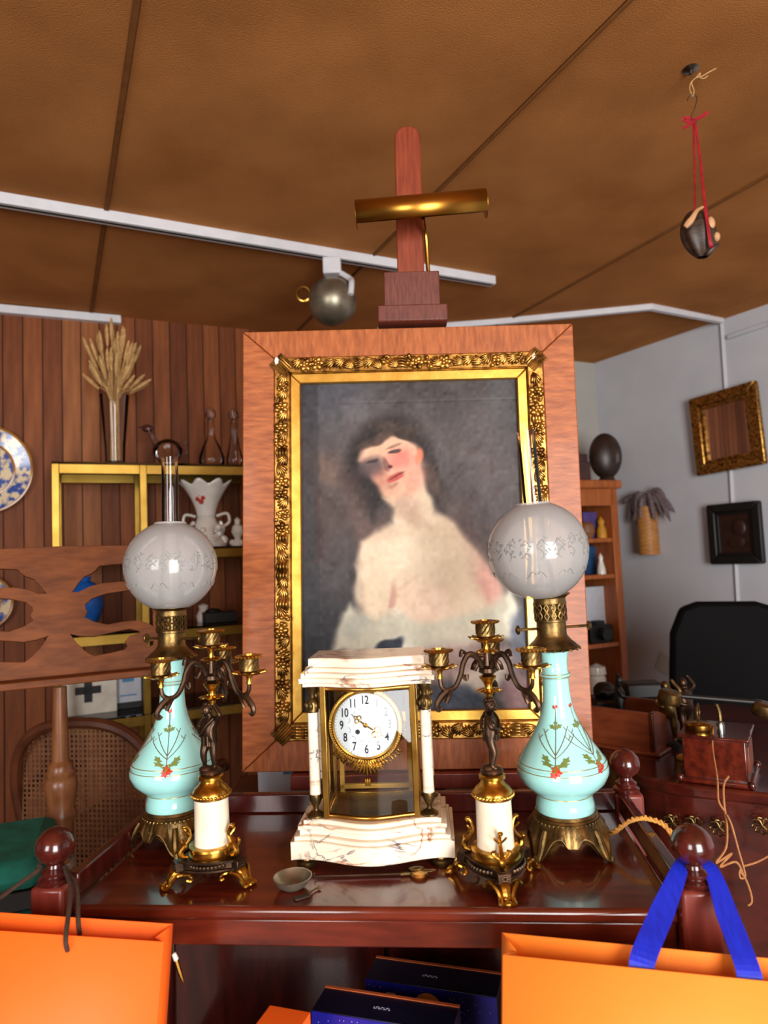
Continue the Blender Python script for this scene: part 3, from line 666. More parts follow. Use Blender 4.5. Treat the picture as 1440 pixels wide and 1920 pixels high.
MB().grid(lambda u, v: (-.064 + .128 * u, bowy(-.064 + .128 * u), .075 + .179 * v), 24, 2).build('front_glass', M['glass'], ck)
for x in (-.068, .068): MB().box((x, .006, .1645), (.002, .083, .182)).build('side_glass', M['glass'], ck)
dr = MB().box((0, .052, .1645), (.108, .002, .16)).build('rear_glass', M['glass'], ck)
rf = MB()
for x in (-.056, .056): rf.box((x, .051, .1645), (.008, .006, .18))
for z in (.084, .246): rf.box((0, .051, z), (.12, .006, .008))
rf.build('rear_door_frame', M['slip'], ck, bevel=.001)
MD = TR(-.004, -.040, .203) @ RX(90)
mv = MB().lathe([(0, -.06), (.040, -.06), (.040, -.004), (0, -.004)], 40, MD).build('movement', M['brass_old'], ck)
bz = MB().lathe([(.0475, .000), (.0475, .003), (.050, .004), (.053, .0025), (.0555, .003), (.057, .001), (.057, -.006), (.0475, -.006)], 64, MD, cap=False).build('bezel', M['brass'], ck)
g = MB()
for k in range(90):
    a = 2 * math.pi * k / 90; g.sph((.0532 * math.cos(a), .0532 * math.sin(a), .003), .0014, 5, 4, MD)
stuff(g.build('bezel_beading', M['ormolu'], bz))
dl = MB().lathe([(0, -.002), (.048, -.002), (.048, .0005), (0, .0012)], 64, MD).build('dial', M['white'], ck)
for h in range(1, 13):
    a = math.pi / 2 - h * math.pi / 6
    t = text_mesh(str(h), .0155, M['ink'], 'numeral', dl); t.matrix_local = MD @ TR(.0365 * math.cos(a), .0365 * math.sin(a), .0011) @ Matrix.Diagonal((.8, 1.15, 1, 1))
g = MB()
for k in range(60):
    a = 2 * math.pi * k / 60; g.box((.0455, 0, .0009), (.0016 if k % 5 else .0026, .0005, .0004), MD @ rotz(a))
stuff(g.build('minute_track', M['ink'], dl))
g = MB()
for h in range(12):
    a = 2 * math.pi * (h + .5) / 12
    g.tube([(.0265 * math.cos(a + t) - .002 * math.cos(a) * math.cos(t * 11), .0265 * math.sin(a + t) - .002 * math.sin(a) * math.cos(t * 11), .0014) for t in [-.16 + .04 * i for i in range(9)]], .00035, 4, M=MD)
stuff(g.build('garlands', M['dialgrey'], dl))
MB().lathe([(0, .0012), (.0036, .0012), (.0036, .002), (.0016, .0021), (0, .0016)], 16, MD @ TR(-.0125, -.010, 0)).build('winding_hole', M['black'], dl)
def hand(ang_, ln, nm):
    Mh = MD @ rotz(ang_) @ TR(0, 0, .003); h = MB()
    h.prism([(-.002, -.0012), (ln * .35, -.0011), (ln * .35, .0011), (-.002, .0012)], 0, .0006, Mh)
    for s in (-1, 1): h.tube([(ln * .5 + ln * .11 * math.cos(t), s * ln * .11 + ln * .11 * math.sin(t), .0004) for t in [i * .5236 for i in range(12)]], .0009, 5, True, Mh)
    h.tube([(ln * .66 + ln * .09 * math.cos(t), ln * .07 * math.sin(t), .0004) for t in [i * .5236 for i in range(12)]], .0008, 5, True, Mh)
    h.prism([(ln * .72, -.0009), (ln, 0), (ln * .72, .0009)], 0, .0006, Mh)
    h.build(nm, M['brass'], dl)
hand(D(90 + 52), .028, 'hour_hand'); hand(D(-33), .038, 'minute_hand')
MB().lathe([(0, .002), (.0035, .002), (.0035, .005), (0, .0055)], 16, MD).build('hand_boss', M['brass'], dl)
sw = MB(); rnd = random.Random(9)
for k in range(-11, 12):
    a = -math.pi / 2 + k * .082; r = .060
    for j in range(2):
        sw.sph((0, 0, 0), (.0045, .002, .002), 6, 4, TR(-.004 + (r + j * .003) * math.cos(a), -.042, .203 + (r + j * .003) * math.sin(a)) @ RY(-math.degrees(a) + rnd.uniform(-50, 50)))
for k in range(-4, 5): sw.sph((0, 0, 0), (.002, .002, .011), 6, 5, TR(-.004 + k * .0042, -.043, .137 + abs(k) * .0022) @ RY(-k * 11))
for t in range(3): sw.sph((-.004 + (t - 1) * .003, -.043, .119), (.0016, .0016, .006), 6, 5)
stuff(sw.build('gilt_swag', M['ormolu'], ck))
# ------------------------------------------------------------------ small things on the table
q = onT(547, 1672)
ds = MB().lathe([(0, 0), (.012, 0), (.021, .006), (.0265, .015), (.0275, .0165), (.026, .0165), (.020, .0075), (.011, .003), (0, .003)], 32).build('metal_dish', M['pewter'])
ds.location = (q.x, q.y + .01, TZ); tag(ds, 'small round pewter dish in front of the clock', 'dish')
q = onT(566, 1684); kt = thing('key_tag', 'dried brown tag and key lying against the pewter dish', 'key', (q.x, q.y, TZ), D(30))
MB().box((0, 0, .0015), (.022, .010, .002)).build('tag', M['husk'], kt, bevel=.0008)
MB().tube([(.012 + .005 * math.cos(t), .003 * math.sin(t) + .004, .003) for t in [i * .7 for i in range(9)]], .001, 5, True).build('ring', M['brass_old'], kt)
MB().tube([(.016, .005, .0025), (.030, .011, .0025)], .0011, 5).box((.029, .008, .0025), (.005, .005, .0012)).build('key', M['brass_old'], kt)
a_, b_ = onT(596, 1648), onT(818, 1641); pd = thing('pendulum', 'thin clock pendulum rod with copper bob lying before the clock', 'pendulum', a_)
MB().tube([(0, 0, .003), ((b_ - a_).x * .78, (b_ - a_).y * .78, .003)], .0016, 6).build('rod', M['steel'], pd)
MB().tube([(.0, 0, .003), (-.004, .0, .004), (-.005, .0, .008)], .001, 5).build('hook', M['steel'], pd)
bb = TR(*((b_ - a_) * .86)) @ RZ(5)
MB().lathe([(0, 0), (.012, 0), (.014, .003), (.012, .006), (0, .007)], 24, bb).build('bob', M['gold'], pd)
MB().sph((-.004, .006, .008), (.012, .006, .003), 8, 5, bb).sph((.012, 0, .006), (.013, .003, .002), 8, 5, bb).box((-.018, .002, .004), (.018, .004, .003), bb).build('suspension', M['brass_old'], pd)
# ------------------------------------------------------------------ painting and easel
PO = Vector((.044, 1.395, .882)); PROT = (D(-2.0), D(1.35), D(-1))
def pthing(n, l, c):
    o = thing(n, l, c, PO); o.rotation_euler = PROT; return o
pt = pthing('framed_painting', 'oil portrait of a reclining woman in a carved gilt and oak frame', 'painting')
W2, H_ = .349, .906
def mitre(name, x0, x1, z0, z1, wx, wz, ya, yb, mt_h, mt_v, parent, bevel=.002):
    """four mitred rails round the opening; outer box x0..x1,z0..z1, widths wx,wz, thickness ya..yb"""
    Mq = RX(90)
    sides = [([(x0, z1), (x0 + wx, z1 - wz), (x1 - wx, z1 - wz), (x1, z1)], mt_h), ([(x0, z0), (x1, z0), (x1 - wx, z0 + wz), (x0 + wx, z0 + wz)], mt_h),
             ([(x0, z0), (x0 + wx, z0 + wz), (x0 + wx, z1 - wz), (x0, z1)], mt_v), ([(x1, z0), (x1, z1), (x1 - wx, z1 - wz), (x1 - wx, z0 + wz)], mt_v)]
    for poly, mt in sides:
        cx = sum(p[0] for p in poly) / 4; cz = sum(p[1] for p in poly) / 4
        poly = [(cx + (x - cx) * .9985, cz + (z - cz) * .9985) for x, z in poly]
        MB().prism(poly, -yb, -ya, Mq).build(name, mt, parent, bevel=bevel)
mitre('oak_rail', -W2, W2, 0, H_, .067, .060, -.012, .022, M['oak_h'], M['oak'], pt, .0025)
x1, z0_, z1_ = W2 - .067, .060, H_ - .060
mitre('gilt_bed', -x1, x1, z0_, z1_, .033, .033, -.016, .010, M['gold'], M['gold'], pt, .002)
x2, z2, z3 = x1 - .033, z0_ + .033, z1_ - .033
mitre('gilt_slip', -x2, x2, z2, z3, .021, .021, -.008, .008, M['slip'], M['slip'], pt, .002)
# carved gilt ornament: leaves, roses and buds crowded along each side
def ornament(p0, p1, seed):
    rnd = random.Random(seed); mb = MB(); d = Vector(p1) - Vector(p0); L_ = d.length; th = math.degrees(math.atan2(d.z, d.x)); s = .010
    while s < L_ - .010:
        kind = rnd.random(); B0 = TR(*p0) @ RY(-th) @ TR(s, 0, 0)
        if kind < .42:                      # curled leaf with ribs
            t0 = rnd.choice((-38, 38, 20, -20)) + rnd.uniform(-10, 10)
            for k in range(-2, 3):
                mb.sph((0, 0, 0), (.0165 - abs(k) * .0022, .0055 - abs(k) * .0006, .0034), 8, 5, B0 @ TR(0, -.0175, 0) @ RY(t0 + k * 13) @ TR(.004, 0, k * .0042) @ RX(k * 12))
            s += .020
        elif kind < .70:                    # rose
            zc = rnd.uniform(-.003, .003)
            for k in range(6):
                a = k * 1.047; mb.sph((0, 0, 0), (.0078, .0046, .0058), 8, 5, B0 @ TR(.0092 * math.cos(a), -.018, zc + .0092 * math.sin(a)) @ RY(-math.degrees(a)) @ RX(20))
            for k in range(3): mb.sph((.004 * math.cos(k * 2.1), -.0225, zc + .004 * math.sin(k * 2.1)), .0046, 7, 5, B0)
            s += .024
        elif kind < .88:                    # buds
            for k in range(8): mb.sph((rnd.uniform(-.008, .008), -.018 - rnd.uniform(0, .003), rnd.uniform(-.013, .013)), rnd.uniform(.0034, .0056), 7, 5, B0)
            s += .014
        else:
            for k in range(4): mb.tube(spline([(-.012, -.016, -.010 + k * .006), (0, -.023, -.008 + k * .006), (.013, -.016, -.011 + k * .006)], 4), .0026, 6, M=B0)
            s += .018
    return stuff(mb.build('carved_ornament', M['gold'], pt, ang=60))
xc, zc0, zc1 = x1 - .0165, z0_ + .0165, z1_ - .0165
ornament((-xc + .02, 0, zc1), (xc - .02, 0, zc1), 1); ornament((-xc + .02, 0, zc0), (xc - .02, 0, zc0), 2)
ornament((-xc, 0, zc0 + .02), (-xc, 0, zc1 - .02), 3); ornament((xc, 0, zc0 + .02), (xc, 0, zc1 - .02), 4)
for sx, sz in ((-1, -1), (1, -1), (-1, 1), (1, 1)):      # reeded corner straps
    cx, cz = sx * xc, zc0 if sz < 0 else zc1; mb = MB()
    for k in range(-3, 4): mb.tube([(cx - sx * .014 + k * .0036, -.018, cz - sz * .014 - k * sx * sz * .0036), (cx + k * .0036, -.023, cz - k * sx * sz * .0036), (cx + sx * .013 + k * .0036, -.018, cz + sz * .013 - k * sx * sz * .0036)], .0024, 6)
    mb.build('corner_strap', M['gold'], pt)
for cx, cz in ((-xc - .010, zc1 + .008), (xc - .004, zc1 + .004)):
    MB().sph((cx, -.021, cz), (.005, .004, .009), 8, 5).build('bare_chip', M['porc'], pt)
# canvas: hand painted with soft brush shapes, colour per point
def canvas():
    x3, za, zb = x2 - .0195, z2 + .0195, z3 - .0195
    nu, nv = 260, 370
    uu, vv = np.meshgrid(np.linspace(0, 1, nu), np.linspace(0, 1, nv))
    X = 270 + uu * 885; Y = 300 + vv * 1262                     # working units of the picture
    rng = np.random.default_rng(4)
    def smooth_noise(nx, ny):
        g = rng.standard_normal((ny + 2, nx + 2)); a = uu * nx; b = vv * ny; i = np.minimum(a.astype(int), nx - 1); j = np.minimum(b.astype(int), ny - 1); fa = a - i; fb = b - j
        fa = fa * fa * (3 - 2 * fa); fb = fb * fb * (3 - 2 * fb)
        return (g[j, i] * (1 - fa) + g[j, i + 1] * fa) * (1 - fb) + (g[j + 1, i] * (1 - fa) + g[j + 1, i + 1] * fa) * fb
    n1 = smooth_noise(7, 10); n2 = smooth_noise(22, 30); n3 = smooth_noise(60, 80)
    Xw = X + 5 * n2; Yw = Y + 5 * smooth_noise(22, 30)
    C = np.zeros((nv, nu, 3)); C[:] = (58, 53, 54)
    def blend(mask, col, amt=1.0):
        k = (mask * amt)[..., None]; C[:] = C * (1 - k) + np.array(col) * k
    def ell(cx, cy, rx, ry, rot=0, soft=.5):
        a = math.radians(rot); dx = Xw - cx; dy = Yw - cy; p = (dx * math.cos(a) + dy * math.sin(a)) / rx; q_ = (-dx * math.sin(a) + dy * math.cos(a)) / ry
        d = np.sqrt(p * p + q_ * q_); t = np.clip((1 + soft / 2 - d) / soft, 0, 1); return t * t * (3 - 2 * t)
    def pol(pts, soft=14):
        ins = np.zeros(X.shape, bool); dist = np.full(X.shape, 1e9); n = len(pts)
        for i in range(n):
            xa, ya = pts[i]; xb, yb = pts[(i + 1) % n]
            cond = ((ya > Yw) != (yb > Yw)); xi = (xb - xa) * (Yw - ya) / ((yb - ya) if yb != ya else 1e-9) + xa
            ins ^= cond & (Xw < xi)
            ex, ey = xb - xa, yb - ya; t = np.clip(((Xw - xa) * ex + (Yw - ya) * ey) / (ex * ex + ey * ey + 1e-9), 0, 1)
            dist = np.minimum(dist, np.hypot(Xw - xa - t * ex, Yw - ya - t * ey))
        sd = np.where(ins, dist, -dist); t = np.clip(sd / soft * .5 + .5, 0, 1); return t * t * (3 - 2 * t)
    blend(ell(420, 420, 200, 200, 0, 1.4), (84, 88, 100), .8); blend(ell(470, 480, 70, 120, 20, 1.2), (120, 124, 140), .45)
    blend(ell(900, 480, 320, 260, 0, 1.4), (76, 70, 70), .8); blend(ell(1090, 420, 60, 200, 0, 1.2), (88, 92, 98), .5)
    blend(ell(470, 800, 190, 300, 0, 1.3), (92, 76, 72), .9); blend(ell(980, 800, 160, 300, 10, 1.3), (84, 70, 70), .8)
    blend(ell(370, 640, 90, 50, 20, 1.2), (132, 100, 84), .7); blend(ell(540, 840, 70, 110, -15, 1.3), (122, 88, 80), .55); blend(ell(900, 880, 70, 130, -25, 1.3), (104, 78, 74), .6)
    blend(pol([(270, 300), (345, 300), (352, 1562), (270, 1562)], 12), (52, 50, 56), .65); blend(pol([(330, 690), (352, 690), (352, 1000), (330, 1000)], 18), (84, 52, 46), .6)
    blend(ell(300, 1350, 160, 260, 0, 1.2), (52, 54, 62), .85); blend(ell(430, 1060, 70, 170, 0, 1.2), (70, 66, 70), .6)
    # hair
    blend(ell(690, 600, 330, 270, 0, 1.3), (94, 86, 84), .6)
    blend(pol([(455, 610), (485, 525), (560, 458), (650, 432), (735, 462), (790, 545), (815, 640), (850, 730), (835, 810), (790, 780), (600, 800), (560, 850), (490, 760), (430, 670)], 34), (44, 36, 36), .97)
    blend(ell(660, 488, 90, 26, 8, .9), (104, 80, 62), .45); blend(ell(800, 690, 26, 90, -20, 1.2), (112, 80, 68), .6); blend(ell(480, 720, 40, 110, -25, 1.2), (104, 78, 74), .5)
    # neck and shoulders
    sk = (206, 186, 160)
    blend(pol([(600, 760), (690, 740), (756, 640), (782, 740), (808, 812), (880, 858), (950, 950), (1015, 1040), (1062, 1120), (1085, 1230), (1000, 1290), (800, 1290), (640, 1250), (500, 1230), (478, 1120), (488, 1020), (520, 930), (575, 880), (640, 850), (640, 800)], 20), sk)
    blend(ell(690, 790, 66, 40, 24, 1.4), (166, 132, 114), .55); blend(ell(1000, 1080, 46, 150, -28, 1.2), (168, 128, 116), .55); blend(ell(730, 850, 70, 26, 20, 1.1), (172, 142, 122), .5); blend(ell(600, 900, 60, 30, -30, 1.2), (180, 152, 132), .4)
    blend(ell(1020, 1120, 40, 110, -20, 1.1), (204, 150, 138), .7); blend(ell(630, 1160, 14, 80, 8, 1.2), (168, 120, 106), .7); blend(ell(690, 1090, 60, 10, -32, 1.2), (182, 146, 126), .5)
    blend(ell(760, 1170, 110, 90, 0, 1.2), (216, 184, 164), .6); blend(ell(500, 1090, 16, 120, 0, 1.2), (164, 146, 130), .5); blend(ell(780, 1000, 170, 80, 0, 1.3), (218, 202, 176), .6)
    # face, tipped back to the shoulder
    blend(pol([(508, 610), (535, 550), (600, 512), (680, 515), (742, 556), (762, 625), (752, 690), (706, 742), (640, 772), (600, 752), (572, 700), (548, 655)], 16), (206, 164, 138))
    blend(ell(600, 560, 60, 30, -18, 1.2), (200, 162, 134), .7); blend(ell(555, 640, 52, 42, -20, 1.0), (98, 80, 82), .9); blend(ell(600, 690, 34, 46, -10, 1.2), (176, 112, 96), .6)
    blend(ell(672, 606, 52, 40, -20, 1.3), (212, 112, 100), .75); blend(ell(748, 600, 15, 36, 10, .8), (220, 122, 92), .85); blend(ell(730, 690, 40, 60, 20, 1.3), (206, 128, 112), .5)
    blend(ell(650, 720, 60, 26, -20, 1.2), (198, 156, 130), .6); blend(ell(616, 628, 15, 24, -20, .9), (128, 84, 78), .8); blend(ell(632, 632, 10, 7, 0, .8), (90, 48, 46), .9)
    blend(ell(650, 678, 36, 15, -25, .6), (192, 84, 74), .95); blend(ell(655, 672, 34, 3.5, -27, .8), (112, 44, 44), .8); blend(ell(640, 712, 26, 8, -22, 1.0), (160, 110, 92), .6)
    blend(ell(652, 577, 24, 7, -16, .7), (72, 56, 52), .9); blend(ell(650, 556, 34, 6, -20, .9), (130, 98, 80), .7); blend(ell(560, 616, 24, 7, -14, .8), (58, 50, 54), .8)
    blend(ell(575, 534, 84, 17, -22, .8), (72, 54, 46), .85); blend(ell(690, 512, 60, 16, 24, .8), (64, 48, 42), .85)
    # gauze drape, bow and dark skirt
    blend(pol([(390, 1345), (430, 1190), (462, 1165), (500, 1205), (560, 1225), (640, 1190), (720, 1240), (860, 1225), (980, 1200), (1060, 1150), (1100, 1110), (1128, 1190), (1150, 1330), (1060, 1300), (860, 1350), (640, 1350)], 22), (182, 178, 160))
    blend(ell(640, 1195, 30, 14, 0, .9), (206, 196, 176), .7); blend(ell(480, 1250, 60, 40, -30, 1.1), (150, 152, 142), .6); blend(ell(900, 1270, 130, 26, -8, 1.1), (196, 186, 166), .6); blend(ell(1095, 1220, 24, 70, 0, 1.1), (214, 208, 190), .7)
    blend(ell(900, 1390, 240, 70, -6, 1.0), (172, 142, 134), .85); blend(ell(960, 1460, 110, 50, -20, 1.0), (206, 196, 178), .8); blend(ell(1130, 1290, 40, 90, 0, 1.0), (60, 70, 96), .7)
    blend(ell(620, 1322, 62, 26, -14, .5), (44, 48, 66), .95); blend(pol([(700, 1562), (760, 1490), (860, 1470), (960, 1500), (1010, 1562)], 26), (58, 66, 88), .95); blend(ell(1110, 1500, 60, 80, 0, 1.0), (150, 104, 104), .7)
    blend(pol([(270, 1400), (560, 1380), (700, 1440), (700, 1562), (270, 1562)], 60), (56, 58, 66), .9)
    C[:] *= np.minimum(.66 + .55 * C.mean(2, keepdims=True) / 255, 1)
    C[:] += (n1 * 3 + n2 * 3 + n3 * 3.5)[..., None]
    # stretcher-bar ridges and stroke relief
    zoff = .00012 * n3 + .0002 * n2 - .0004 * np.exp(-((X - 352) / 5) ** 2) - .0003 * np.exp(-((Y - 380) / 4) ** 2) * (X > 430)
    px = -x3 + uu * 2 * x3; pz = zb + (za - zb) * vv
    vs = [(float(a), float(.004 - c), float(b)) for a, b, c in zip(px.ravel(), pz.ravel(), zoff.ravel())]
    fs = [(j * nu + i, (j + 1) * nu + i, (j + 1) * nu + i + 1, j * nu + i + 1) for j in range(nv - 1) for i in range(nu - 1)]
    me = bpy.data.meshes.new('canvas'); me.from_pydata(vs, [], fs); me.polygons.foreach_set('use_smooth', [True] * len(me.polygons))
    C = np.clip(C, 0, 255) / 255; Cl = np.where(C <= .04045, C / 12.92, ((C + .055) / 1.055) ** 2.4)
    at = me.color_attributes.new('paint', 'FLOAT_COLOR', 'POINT')
    at.data.foreach_set('color', np.concatenate([Cl.reshape(-1, 3), np.ones((nu * nv, 1))], 1).ravel().astype(np.float32))
    mt = bpy.data.materials.new('oil paint'); mt.use_nodes = True; nt = mt.node_tree; b = nt.nodes['Principled BSDF']; L = nt.links.new
    a = nt.nodes.new('ShaderNodeAttribute'); a.attribute_name = 'paint'; L(a.outputs['Color'], b.inputs['Base Color'])
    b.inputs['Roughness'].default_value = .42; b.inputs['Specular IOR Level'].default_value = .2
    tc = nt.nodes.new('ShaderNodeTexCoord'); nz = nt.nodes.new('ShaderNodeTexNoise'); nz.inputs['Scale'].default_value = 160; nz.inputs['Detail'].default_value = 4
    bp = nt.nodes.new('ShaderNodeBump'); bp.inputs['Strength'].default_value = .12; bp.inputs['Distance'].default_value = .001
    L(tc.outputs['Object'], nz.inputs['Vector']); L(nz.outputs[0], bp.inputs['Height']); L(bp.outputs[0], b.inputs['Normal'])
    me.materials.append(mt); o = bpy.data.objects.new('canvas', me); COL.objects.link(o); o.parent = pt
    MB().box((0, .009, (za + zb) / 2), (2 * x3 + .02, .004, zb - za + .02)).build('backing', M['darkcarve'], pt)
canvas()
es = pthing('picture_easel', 'tall reddish wooden easel holding the framed portrait', 'easel')
mw = .0295
mb = MB(); top = [(mw * math.cos(t), 1.365 + .028 * math.sin(t)) for t in [math.pi * i / 10 for i in range(11)]]
mb.prism([(x + .012, z) for x, z in [(mw, -.55)] + top + [(-mw, -.55)]], -.052, -.030, RX(90)); mb.build('mast', M['easel'], es, bevel=.003)
MB().box((.012, .010, .988), (.118, .05, .082)).build('clamp_block', M['easel_dark'], es, bevel=.002)
MB().box((.012, -.004, .930), (.146, .062, .036)).build('clamp_lip', M['easel_dark'], es, bevel=.003)
MB().box((.015, .006, -.017), (.53, .07, .030)).build('tray', M['mahog_post'], es, bevel=.003)
MB().box((.012, .040, -.10), (.09, .02, .16)).build('tray_bracket', M['easel_dark'], es, bevel=.002)
for sx in (-1, 1): MB().tube([(.012 + sx * .04, .055, .30), (.012 + sx * .32, .02, -.875)], .018, 4).build('leg', M['easel'], es)
MB().tube([(.012, .065, .5), (.012, .55, -.86)], .018, 4).build('rear_leg', M['easel'], es)
pl2 = pthing('picture_lamp', 'satin brass tube picture lamp clipped over the portrait', 'lamp')
ML = TR(.034, -.045, 1.150) @ RY(-3.6)
sh = MB().grid(lambda u, v: (-.137 + .274 * u, .029 * -math.cos(D(-62) + D(232) * v), .029 * math.sin(D(-62) + D(232) * v)), 2, 30, False, ML)
sh.build('shade', M['lampgold'], pl2, solid=.0015)
for s in (-1, 1):
    MB().lathe([(0, 0), (.0288, 0), (.0288, .0014), (0, .0014)], 30, ML @ TR(s * .1362, 0, 0) @ RY(90 * s)).build('end_cap', M['lampgold'], pl2)
MB().tube([(-.12, .0, -.004), (.12, 0, -.004)], .010, 12, M=ML).build('bulb_tube', M['porc'], pl2)
MB().box((.004, .012, .030), (.014, .012, .016), ML).build('clip', M['black'], pl2, bevel=.001)
MB().tube(spline([(.040, -.02, 1.145), (.046, .02, 1.13), (.050, .034, 1.06), (.052, .034, .985), (.052, .034, .94)], 8), .0045, 8).build('arm', M['brass'], pl2)
# ------------------------------------------------------------------ paper bags on the front posts
def paper_bag(label, corner, wdt, dep, hgt, yaw, roll, mt):
    B = thing('paper_bag', label, 'bag', corner); B.rotation_euler = (D(-2), roll, yaw)
    # local: x right, y back, z up; origin = front top corner nearest frame centre; bag hangs down
    s = 1 if wdt > 0 else -1; w_ = abs(wdt)
    def X(v): return s * v
    def sheet(pts, name, th=.0008):
        return MB().add(pts, [tuple(range(len(pts)))]).build(name, mt, B, solid=th)
    sheet([(X(0), 0, 0), (X(w_), 0, 0), (X(w_), -.012, -hgt), (X(0), -.012, -hgt)], 'front_panel')
    sheet([(X(0), dep, .006), (X(w_), dep, .006), (X(w_), dep + .012, -hgt), (X(0), dep + .012, -hgt)], 'back_panel')
    for x, inn in ((0, .016), (w_, -.016)):
        g = MB().add([(X(x), 0, 0), (X(x + inn), dep / 2, -.004), (X(x + inn * .3), dep / 2, -hgt), (X(x), -.012, -hgt)], [(0, 1, 2, 3)]); g.build('gusset', mt, B, solid=.0008)
        g = MB().add([(X(x + inn), dep / 2, -.004), (X(x), dep, .006), (X(x), dep + .012, -hgt), (X(x + inn * .3), dep / 2, -hgt)], [(0, 1, 2, 3)]); g.build('gusset', mt, B, solid=.0008)
    sheet([(X(.0), .002, -.001), (X(w_), .002, -.001), (X(w_), .002, -.045), (X(0), .002, -.045)], 'top_fold')
    sheet([(X(0), -.012, -hgt), (X(w_), -.012, -hgt), (X(w_), dep + .012, -hgt), (X(0), dep + .012, -hgt)], 'base')
    return B
pL = P(307, 1766, .845); bagL = paper_bag('orange paper bag on brown cords looped over a table post', pL, -.34, .030, .40, D(-2), D(5), M['orange'])
pR = P(943, 1790, .80); bagR = paper_bag('orange paper bag with wide blue ribbon handles on a table post', pR, .40, .036, .40, D(-8), D(3.6), M['orange2'])
def bagpt(B, v): 
    from mathutils import Euler
    return Vector(B.location) + Euler(B.rotation_euler).to_matrix() @ Vector(v)
def loc_of(B, p):
    from mathutils import Euler
    return Euler(B.rotation_euler).to_matrix().inverted() @ (Vector(p) - Vector(B.location))
pstL = TM @ Vector((-.425, 0, 0)); pstR = TM @ Vector((.42, 0, 0))
nk = TZ + .053
# brown cords: two loops over the left finial neck
mbc = MB()
for dy, dz in ((0, 0), (.030, .004)):
    h1 = bagpt(bagL, (-.115, -.002 + dy, -.010 + dz)); h2 = bagpt(bagL, (-.245, -.002 + dy, -.010 + dz))
    rr = .021 + dy * .07
    arc = [Vector((pstL.x + rr * math.cos(t), pstL.y + rr * math.sin(t), nk + .006 * math.sin(t) - dy * .1)) for t in [-.5 + (math.pi + 1.0) * i / 12 for i in range(13)]]
    path = [h1 + Vector((0, 0, -.006)), h1 + Vector((0, -.004, .012)), h1.lerp(arc[0], .55) + Vector((.006, 0, .012))] + arc + [h2.lerp(arc[-1], .5) + Vector((-.004, 0, .004)), h2 + Vector((0, -.003, .012)), h2 + Vector((0, 0, -.006))]
    mbc.tube([loc_of(bagL, p) for p in spline(path, 5)], .0028, 8)
mbc.build('cord_handle', M['cordbrown'], bagL)
def ribbon(path, wd, mt, parent, name='ribbon_handle', wvec=None, th=.0012):
    pts = spline(path, 8); mb = MB(); vs = []; n = len(pts)
    for i, p in enumerate(pts):
        t = (pts[min(i + 1, n - 1)] - pts[max(i - 1, 0)]).normalized(); k = i / (n - 1)
        wv = (wvec if wvec is not None else Vector((1, .1, 0))); wv = (wv - t * wv.dot(t)).normalized()
        ww = wd(k) if callable(wd) else wd
        vs += [p - wv * ww / 2, p + wv * ww / 2]
    fs = [(2 * i, 2 * i + 1, 2 * i + 3, 2 * i + 2) for i in range(n - 1)]
    loc = [loc_of(parent, p) for p in vs] if parent is not None else vs
    return mb.add(loc, fs).build(name, mt, parent, solid=th, ang=0)
for xh, sd in ((.152, -1), (.262, 1)):
    for dy in (0,):
        h = bagpt(bagR, (xh, .009, -.02)); h_t = bagpt(bagR, (xh, .009, .004))
        k = Vector((pstR.x + sd * .019, pstR.y - .004 + dy * .25, nk - .004)); bk = Vector((pstR.x + sd * .004, pstR.y + .021 + dy * .05, nk + .0))
        ribbon([h, h_t, h_t.lerp(k, .5), k, bk], (lambda q: .026 if q < .5 else .026 - .030 * (q - .5)), M['blue'], bagR, wvec=Vector((math.cos(D(-8)), math.sin(D(-8)), -.05)))
# ------------------------------------------------------------------ boxes on the lower shelf
def print_box(label, corner, yaw, wd, hg, dp):
    B = thing('gift_box', label, 'box', (corner.x, corner.y, .412), yaw); h = corner.z - .412
    MB().box((wd / 2, dp / 2, h / 2), (wd, dp, h)).build('body', M['navytop'], B, bevel=.001)
    MB().box((wd / 2, -.0006, h / 2), (wd - .001, .001, h - .002)).build('front_print', M['navy'], B)
    MB().box((wd / 2, dp - .002, h + .0006), (wd, .005, .0012)).build('lid_edge', M['cardorange'], B)
    rnd = random.Random(int(wd * 1e4)); s = MB()
    for k in range(150): s.box((rnd.uniform(.005, wd - .005), -.0014, h - rnd.uniform(.006, .12)), (.0009, .0005, .0009))
    stuff(s.build('printed_stars', M['star'], B))
    mo = MB().lathe([(0, 0), (.022, 0), (.022, .0006), (0, .0006)], 36, TR(.100, -.0012, h - .030) @ RX(90)).build('printed_moon', M['moon'], B)
    bl = MB()
    for k in range(9): bl.box((.034 + k * .0065, -.0016, h - .038 - k * .001), (.0065, .0006, .026 - k * .001))
    bl.build('printed_houses', M['pinkprint'], B)
    fl_ = MB()
    for k in range(2): fl_.box((.042 + k * .024, -.0018, h - .018 - k * .003), (.015, .0006, .007), )
    fl_.build('printed_flags', M['star'], B)
    rp = MB()
    for k in range(10): rp.sph((.118 + k * .008, -.0014, h - .045 - rnd.uniform(0, .012)), (.006, .0006, .010), 8, 5)
    rp.build('printed_rooftops', M['redprint'], B)
    lt = MB()
    for k in range(7):
        lt.box((wd * .42 + k * .0036, dp * .45, h + .0004), (.0008, .004, .0004)); lt.box((wd * .42 + k * .0036 + .0012, dp * .45 + (.0016 if k % 2 else -.0016), h + .0004), (.0022, .0008, .0004))
    lt.build('lid_lettering', M['star'], B)
print_box('navy printed gift box standing in front of another navy box', P(584, 1893, 1.0), D(-17), .20, 0, .055)
print_box('navy printed gift box with gold moon, behind another navy box', P(684, 1834, 1.11), D(-17), .205, 0, .06)
